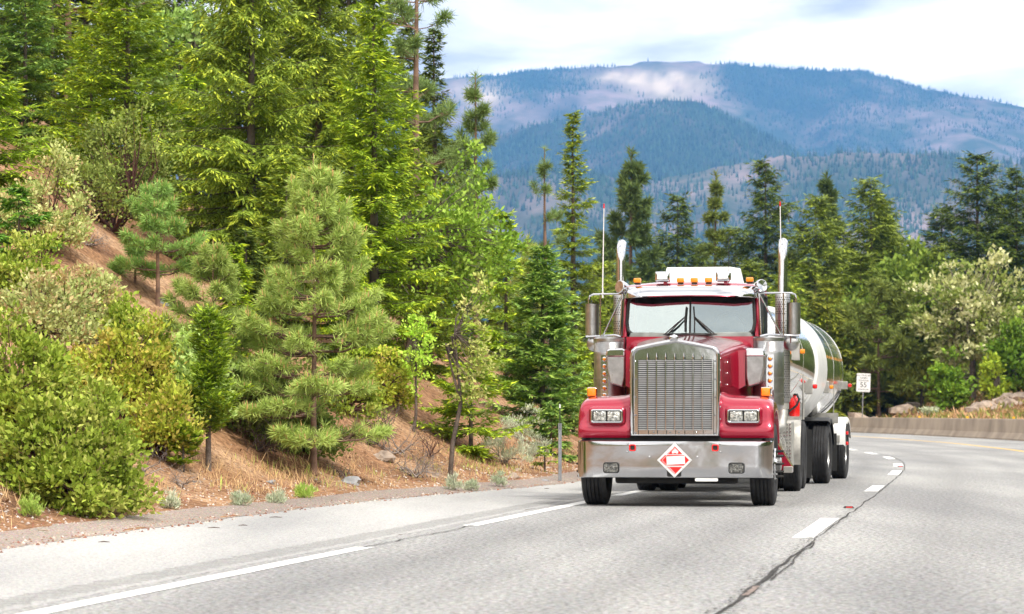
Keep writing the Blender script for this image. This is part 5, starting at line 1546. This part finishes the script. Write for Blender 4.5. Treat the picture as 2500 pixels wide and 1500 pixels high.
for (u, d, vt, hw, pal, lb) in ((130, 60, -60, 150, DF, 'fir between the blue-green fir and the reddish pine trunk'), (225, 57, 60, 120, DFB, 'bright fir just above the dark olive manzanita'), (480, 56, 120, 150, DFB, 'bright fir left of the tall drooping fir'), (700, 47, 380, 120, DF, 'shorter fir filling the gap beside the central pine'), (850, 46, 480, 110, DFB, 'shorter bright fir right of the central pine'), (1010, 56, 330, 110, DF, 'green fir behind the leafy oak trunk'), (600, 45, 560, 100, DK, 'dark young fir in the shade between the two pines'), (1050, 54, 620, 80, DF, 'green young fir under the leafy oak')):
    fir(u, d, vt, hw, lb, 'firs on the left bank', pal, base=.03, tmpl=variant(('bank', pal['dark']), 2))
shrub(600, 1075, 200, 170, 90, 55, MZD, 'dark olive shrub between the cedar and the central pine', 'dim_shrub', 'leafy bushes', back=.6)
shrub(850, 1030, 150, 130, 70, 55, MZ, 'green bush peeping out right of the central pine', 'leafy_bush', 'leafy bushes', back=.6)
shrub(430, 960, 170, 120, 70, 60, MZ, 'green manzanita uphill of the bright cedar')
shrub(60, 720, 180, 130, 80, 60, MZ, 'green manzanita under the left edge fir')

# ---- right side, beyond the barrier
G2 = 'trees beyond the barrier'
FP_ = dict(needle=.70, nn=26, nw=.10, candles=False, dark=(.035, .06, .02), light=(.09, .13, .035))
FPY = dict(needle=.62, nn=28, nw=.09, candles=False, dark=(.07, .10, .02), light=(.16, .20, .045))
def ffir(u, d, vt, hw, lb, pal=DK, **k): return fir(u, d, vt, hw, lb, G2, pal, tmpl=variant(('far', pal['dark']), 2), ls=3.0, tw=1.5, wide=1.95, power=k.pop('power', .72), droop=k.pop('droop', .2), hang=.2, **k)
def fpin(u, d, vt, hw, lb, pal=FP_, **k): return pin(u, d, vt, hw, lb, G2, **{**dict(base=.1, sp=1.15, nb=5, tufts=6, rise=.35, power=.62, ragged=.3, wide=1.9), **pal, **k})
fpin(1545, 185, 368, 68, 'bushy pine behind the left exhaust stack')
ffir(1655, 190, 470, 66, 'fir above the left end of the cab roof')
fpin(1745, 195, 426, 40, 'slim pale pine above the cab roof', FPY, base=.1, sp=1.4, nb=4)
ffir(1867, 188, 385, 82, 'tall fir behind the right antenna', ragged=.4)
ffir(1795, 192, 545, 70, 'lower fir between the slim pine and the tall fir', MD)
ffir(1990, 184, 478, 88, 'broad olive fir right of the right exhaust stack', MD)
fpin(2022, 200, 428, 40, 'thin pine top rising behind the broad olive fir')
ffir(2125, 188, 424, 85, 'large olive fir in the middle of the right wood', MD, ragged=.3)
fpin(2150, 196, 480, 50, 'pine close behind the large olive fir')
ffir(2385, 196, 368, 85, 'tallest dark fir on the right', DK, power=.75)
ffir(2300, 200, 500, 70, 'fir on the left flank of the tallest dark fir', DK)
ffir(2480, 196, 405, 68, 'dark fir at the right edge', DK)
ffir(2440, 205, 470, 64, 'dark fir between the two at the right edge', DK)
ffir(1480, 150, 640, 80, 'fir behind the left mirror', MD)
ffir(1600, 205, 600, 85, 'low dark fir behind the left stack', DK)
ffir(1710, 210, 610, 80, 'low fir behind the cab roof', DK)
ffir(1935, 205, 600, 80, 'low fir behind the right stack', MD)
ffir(2060, 195, 560, 85, 'olive fir in the dip of the right wood', MD)
ffir(2215, 200, 600, 80, 'fir behind the bright leafy trees', MD)
ffir(2020, 172, 688, 58, 'golden-green cedar above the tanker', dict(dark=(.13, .16, .02), tip=(.24, .26, .04)), droop=.05)
fpin(2145, 172, 690, 100, 'round-topped pine with visible trunk behind the speed sign', FPY, base=.22, sp=1.0, nb=6, tufts=8)
ffir(1990, 176, 820, 60, 'low green fir behind the tank top', MD)
for (u, d, vt, hw, pal, lb) in ((1560, 178, 690, 80, MD, 'low olive fir left of the cab roof'), (1690, 182, 660, 80, DF, 'low green fir right behind the cab roof'), (1830, 178, 640, 85, MD, 'low olive fir beside the right stack'), (1925, 172, 660, 75, DF, 'low green fir above the right mirror'), (2100, 180, 620, 85, MD, 'low olive fir above the golden cedar'), (2180, 190, 560, 80, DF, 'green fir between the olive fir and the leafy trees'), (2290, 186, 600, 60, MD, 'small round fir behind the blossoming locust')):
    ffir(u, d, vt, hw, lb, pal)
BR = [(.11, .17, .025), (.15, .21, .035), (.08, .13, .02)]
def fcrown(u, d, vt, vb, hw, n, cols, lb, name='leafy_tree', leaf=.34, lw=.26, clump=.75, **k):
    return crown(u, d, u, (vt + vb) / 2, hw, (vb - vt) / 2, n, 46, leaf, lw, cols, clump, lb, name, G2, **{**dict(stem=.14, stems=6, shell=.45), **k})
fcrown(2215, 186, 630, 820, 95, 120, BR, 'bright leafy tree left of the blossoming one')
fcrown(2080, 178, 720, 880, 70, 80, BR, 'leafy tree between the golden cedar and the pine')
LOC = [(.40, .41, .21), (.43, .44, .25), (.17, .22, .05), (.13, .18, .04), (.30, .32, .13)]
fcrown(2375, 170, 650, 890, 145, 210, LOC, 'wide locust tree covered in cream blossom', 'locust_tree', .30, .20, .50, stem=.2, shell=.25)
fcrown(2440, 174, 760, 900, 90, 70, [(.20, .28, .05), (.5, .5, .24), (.16, .22, .04)], 'thinner blossoming locust low behind the wide one', 'locust_tree')
fcrown(2322, 166, 885, 1000, 44, 46, [(.10, .19, .02), (.14, .24, .025), (.08, .15, .015)], 'bright green bush beside the barrier', 'leafy_bush', .26, .2, .42)
fcrown(2480, 166, 800, 990, 60, 70, [(.09, .17, .02), (.13, .22, .025), (.07, .14, .015)], 'bright green tree at the right edge', 'leafy_tree', .30, .22, .5)
fcrown(2430, 164, 870, 985, 26, 22, [(.16, .22, .02), (.19, .26, .025)], 'thin yellow-green sapling before the granite rocks', 'sapling', .26, .2, .35)
fcrown(2255, 172, 900, 975, 60, 40, [(.14, .17, .03), (.18, .20, .04)], 'olive bush left of the bright one', 'leafy_bush', .28, .2, .45)
fcrown(2190, 178, 850, 985, 70, 60, MZD, 'dark bush right of the speed sign', 'leafy_bush', .3, .22, .6)
fcrown(2035, 170, 905, 985, 45, 50, MZD, 'dark bush left of the speed sign', 'leafy_bush', .3, .22, .5)
fcrown(2385, 182, 870, 990, 95, 70, MZD, 'dark thicket under the blossoming locust', 'leafy_bush', .3, .22, .6)
fcrown(2275, 165, 995, 1018, 22, 20, SG, 'grey-green sage by the barrier', 'sagebrush', .18, .08, .2, cat='shrub')

# ---- rocks
def rock(loc, s, label, group, mat=ROCK, seed=0, name='rock', sc=(1, 1, .7)):
    bm = bmesh.new(); bmesh.ops.create_icosphere(bm, subdivisions=2, radius=1)
    r_ = np.random.default_rng(seed)
    ph = r_.uniform(0, 6, 6)
    for v in bm.verts:
        c = v.co
        k = 1 + .22 * math.sin(c.x * 2.6 + ph[0]) * math.sin(c.y * 2.9 + ph[1]) + .16 * math.sin(c.z * 4 + ph[2] + c.x * 2) + .10 * r_.normal()
        v.co = Vector((c.x * sc[0], c.y * sc[1], c.z * sc[2])) * s * k
    me = bpy.data.meshes.new(name); bm.to_mesh(me); bm.free(); me.materials.append(mat)
    o = bpy.data.objects.new(name, me); o.location = loc; o.rotation_euler = (0, 0, ph[3]); link(o)
    tag(o, label, 'rock', group)
    return o
for i, (u, v, s, lb, mt) in enumerate(((1252, 1166, .13, 'tan rock at the foot of the cut slope', ROCK), (1330, 1176, .07, 'small grey stone left of the marker post', ROCKG), (857, 1180, .15, 'bluish grey slab of rock below the central pine', ROCKG), (930, 1118, .2, 'tan rock among the dead branches', ROCK),
        (985, 1150, .09, 'light stone beside the heap of dead twigs', ROCK), (402, 742, .16, 'pale rock under the small pine on the slope', ROCKG), (1262, 1150, .08, 'small tan stone just above the foot rock', ROCK), (107, 1300, .06, 'lone pale stone on the gravel at lower left', ROCK), (1060, 1165, .08, 'stone left of the leaning sapling', ROCK), (660, 1180, .07, 'white stone on the dirt under the cedar', ROCKG))):
    rock(hit(u, v), s, lb, 'stones on the bank', mt, i + 5, sc=(1.2, 1, .55))
for i, (u, d, v, s, lb) in enumerate(((2100, 168, 992, 1.1, 'slanting tan boulder under the speed sign'), (2232, 174, 945, 1.2, 'tan boulder left of the olive bush'), (2200, 170, 985, .8, 'grey boulder right of the sign post'), (2415, 156, 975, 0.60, 'pale granite boulder left of the thin sapling'),
        (2450, 157, 985, 0.72, 'big pale granite boulder behind the thin sapling'), (2490, 156, 975, 0.66, 'granite boulder at the right edge'), (2435, 153, 1005, 0.48, 'low granite boulder just above the barrier'), (2385, 154, 1003, .7, 'brown boulder under the blossoming locust'), (2140, 167, 1008, .6, 'low boulder behind the barrier near the sign'), (2470, 153, 1008, .6, 'small granite boulder behind the right reflector'))):
    p = W(u, v, d)
    p.z = float(ground_z(p.x, p.y)) + s * .15
    rock(p, s, lb, 'boulders behind the barrier', ROCK, i + 40)

# ---- verge: gravel, litter, dry grass
rg = np.random.default_rng(9)
n = 9000
y = 20 + 45 * rg.random(n) ** 1.6; s_ = rg.uniform(-.12, 1.5, n) + rg.normal(0, .1, n)
x = edge_x(y) - s_; z = ground_z(x, y)
z = np.where(s_ < 0, -.004, z)
sz = rg.uniform(.006, .026, n)
an = rg.uniform(0, 6.28, n)
P = np.zeros((n, 5, 3))
for k in range(4):
    P[:, k] = np.stack([x + sz * np.cos(an + k * 1.571) * rg.uniform(.7, 1.3, n), y + sz * np.sin(an + k * 1.571) * rg.uniform(.7, 1.3, n), z - .003], 1)
P[:, 4] = np.stack([x, y, z + sz * rg.uniform(.5, 1., n)], 1)
b0 = np.arange(n)[:, None] * 5
F = np.concatenate([np.concatenate([b0 + k, b0 + (k + 1) % 4, b0 + 4], 1) for k in range(4)], 0)
pal = np.array([(.45, .36, .30), (.36, .25, .19), (.26, .11, .07), (.52, .46, .41), (.20, .10, .07)])
c = pal[rg.integers(0, len(pal), n)] * rg.uniform(.7, 1.2, (n, 1))
o = np_mesh('gravel', P.reshape(-1, 3), F, TINT, col=np.repeat(c, 5, 0)); tag(o, 'loose gravel along the edge of the road shoulder', 'gravel', kind='stuff')

n = 18000
y = 22 + 38 * rg.random(n) ** 1.3; s_ = rg.exponential(2.2, n) + .5
x = foot_x(y) + .6 - s_; z = ground_z(x, y)
D = norm(np.stack([rg.normal(0, 1, n), rg.normal(0, 1, n), rg.normal(.1, .25, n)], 1)); Wd = norm(np.cross(D, np.array([.3, 0, 1.])))
pal = np.array([(.40, .24, .12), (.28, .15, .08), (.48, .33, .20), (.18, .10, .06), (.36, .30, .24)])
c = pal[rg.integers(0, len(pal), n)] * rg.uniform(.7, 1.2, (n, 1))
V_, F_, C_ = rhombs(np.stack([x, y, z + .006], 1), D, Wd, rg.uniform(.02, .075, n), rg.uniform(.010, .03, n), c)
o = np_mesh('leaf_litter', V_, F_, TINT, col=C_); tag(o, 'fallen leaves and bark chips on the dirt bank', 'litter', kind='stuff')

n = 11000
y = 22 + 34 * rg.random(n) ** 1.2
s_ = np.abs(rg.normal(0, .75, n)) + rg.uniform(-.1, .5, n)
x = foot_x(y) + .35 - s_
tuft = fbm(x * 1.3, y * 1.3, 90, 3)
k = tuft > rg.uniform(-.35, .35, n)
x, y = x[k], y[k]; n = len(x); z = ground_z(x, y)
D = norm(np.stack([rg.normal(0, .38, n), rg.normal(0, .38, n), np.ones(n)], 1)); Wd = norm(np.cross(D, rg.normal(0, 1, (n, 3))))
gm = (fbm(x * .7, y * .7, 96, 3) > .12)[:, None]
c = np.where(gm & (rg.random((n, 1)) < .55), np.array([[.26, .36, .07]]), np.array([[.50, .37, .19]])) * rg.uniform(.6, 1.25, (n, 1))
nearl = (x < -2.2)
ln = rg.uniform(.05, .15, n) * np.where(nearl, 1.6, 1.0)
V_, F_, C_ = rhombs(np.stack([x, y, z - .01], 1), D, Wd, ln, np.full(n, .007), c)
o = np_mesh('dry_grass', V_, F_, LEAF, col=C_); tag(o, 'dry tan grass along the foot of the bank', 'grass', kind='stuff')

# ground cover under the far right wood
n = 9000
u_ = rg.uniform(1950, 2560, n); d_ = rg.uniform(120, 200, n); x = (u_ - 1250) / FPX * d_; y = d_
x = np.concatenate([x, bar_x(d_ - 110) + rg.uniform(1.2, 22, n)]); y = np.concatenate([y, d_ - 110])
k = x > bar_x(y) + 1.2; x, y = x[k], y[k]; n = len(x); z = ground_z(x, y)
D = norm(np.stack([rg.normal(0, .6, n), rg.normal(0, .6, n), np.ones(n)], 1)); Wd = norm(np.cross(D, rg.normal(0, 1, (n, 3))))
pal = np.array([(.12, .15, .04), (.30, .22, .10), (.20, .22, .06), (.36, .24, .13)])
c = pal[rg.integers(0, 4, n)] * rg.uniform(.6, 1.2, (n, 1))
V_, F_, C_ = rhombs(np.stack([x, y, z - .03], 1), D, Wd, rg.uniform(.2, .6, n), rg.uniform(.08, .2, n), c)
o = np_mesh('undergrowth', V_, F_, LEAF, col=C_); tag(o, 'low undergrowth behind the concrete barrier', 'undergrowth', kind='stuff')
# ------------------------------------------------------------------ roadside furniture
GALV = pmat('galvanised_steel', (.42, .44, .47), .45, metal=.7, var=.25, vscale=6)
p = hit(1367, 1176)
post = empty('marker_post', p)
tag(post, 'thin grey metal marker post with a black whip top left of the truck', 'post')
h1 = topz(1034, p.y) - p.z; h2 = topz(984, p.y) - p.z
m = MB(); m.loft([[(-.03, .012, z), (-.022, -.012, z), (-.008, -.012, z), (-.008, .004, z), (.008, .004, z), (.008, -.012, z), (.022, -.012, z), (.03, .012, z)] for z in (-.2, h1)], True, True)
m.build('post', GALV, post)
MB().box((0, -.004, (h1 + h2) / 2 - .05), (.018, .012, h2 - h1 + .1)).build('whip', BLACK, post)
MB().box((0, -.012, h2 - .055), (.022, .006, .06)).build('reflector', SIGNW, post)

# speed sign
sx_, sy_ = 2108, 162.0
gp = place(sx_, sy_)
sign = empty('speed_sign', gp)
tag(sign, 'white 55 maximum speed sign on a thin post behind the barrier', 'sign')
zt, zb = topz(912, sy_) - gp.z, topz(957, sy_) - gp.z
wd_, hh_ = pxm(33.5, sy_), zt - zb
rotS = Matrix.Rotation(R(2.2), 4, 'Y')
zc_ = (zt + zb) / 2
MB().tube([(-.10, .03, -.3), (0, .03, zc_)], .032, 8).build('post', GALV, sign)
pm = MB().prism(rrect(0, 0, wd_, hh_, .06), -.02, 0)
pm.v = [tuple(rotS @ Vector(q) + Vector((0, 0, zc_))) for q in pm.v]
panel = pm.build('panel', SIGNW, sign)
INK = pmat('sign_ink', (.012, .02, .018), .6)
def text(s, size, z, par):
    cu = bpy.data.curves.new('t', 'FONT'); cu.body = s; cu.size = size; cu.align_x = 'CENTER'; cu.align_y = 'CENTER'; cu.extrude = .002
    to = bpy.data.objects.new('t', cu); COL.objects.link(to)
    bpy.context.view_layer.update()
    me = bpy.data.meshes.new_from_object(to)
    bpy.data.objects.remove(to)
    me.transform(Matrix.Translation((0, 0, zc_)) @ rotS @ Matrix.Translation((0, -.026, z)) @ Matrix.Rotation(R(90), 4, 'X'))
    me.materials.clear(); me.materials.append(INK); me.name = 'lettering'
    o = bpy.data.objects.new('lettering', me); link(o, par)
    return o
text('ALL VEHICLES', .135, hh_ * .39, panel)
text('WHEN', .155, hh_ * .245, panel)
text('TOWING', .155, hh_ * .105, panel)
text('55', .44, hh_ * -.135, panel)
text('MAXIMUM', .14, hh_ * -.375, panel)

# red retroreflective road stud on the lane line, and another farther on
for (y, lb) in ((31.8, 'flat red road stud beside the crack in front of the truck'), (56.2, 'far red road stud on the dashed line behind the trailer')):
    x = float(dash_x(y)) - .09
    st = empty('road_stud', (x, y, .006)); tag(st, lb, 'road stud', 'red road studs')
    MB().prism([(-.06, 0), (.06, 0), (.045, .018), (-.045, .018)], -.05, .05).build('body', BLACK, st)
    MB().box((0, -.053, .009), (.075, .006, .012)).build('red_lens', REDP, st)
# bits of bark and wood dropped on the shoulder
for i, (u, v, L_, lb) in enumerate(((593, 1286, .09, 'dark chip of wood on the shoulder'), (522, 1292, .12, 'thin dark twig on the shoulder left of the chip'), (881, 1217, .07, 'black scrap at the gravel edge'), (673, 1266, .14, 'long thin twig near the gravel edge'), (254, 1327, .10, 'dark twig at the lower left of the shoulder'), (1335, 1195, .07, 'small dark leaf on the shoulder by the truck'))):
    d = 7353.0 / (v - 1010); x = (u - 1250) / FPX * d
    o = MB().tube([(-L_ / 2, 0, .012), (0, .012, .016), (L_ / 2, -.004, .012)], [.003, .006, .003], 6).build('wood_scrap', DARKW, loc=(x, d, .0))
    tag(o, lb, 'twig')
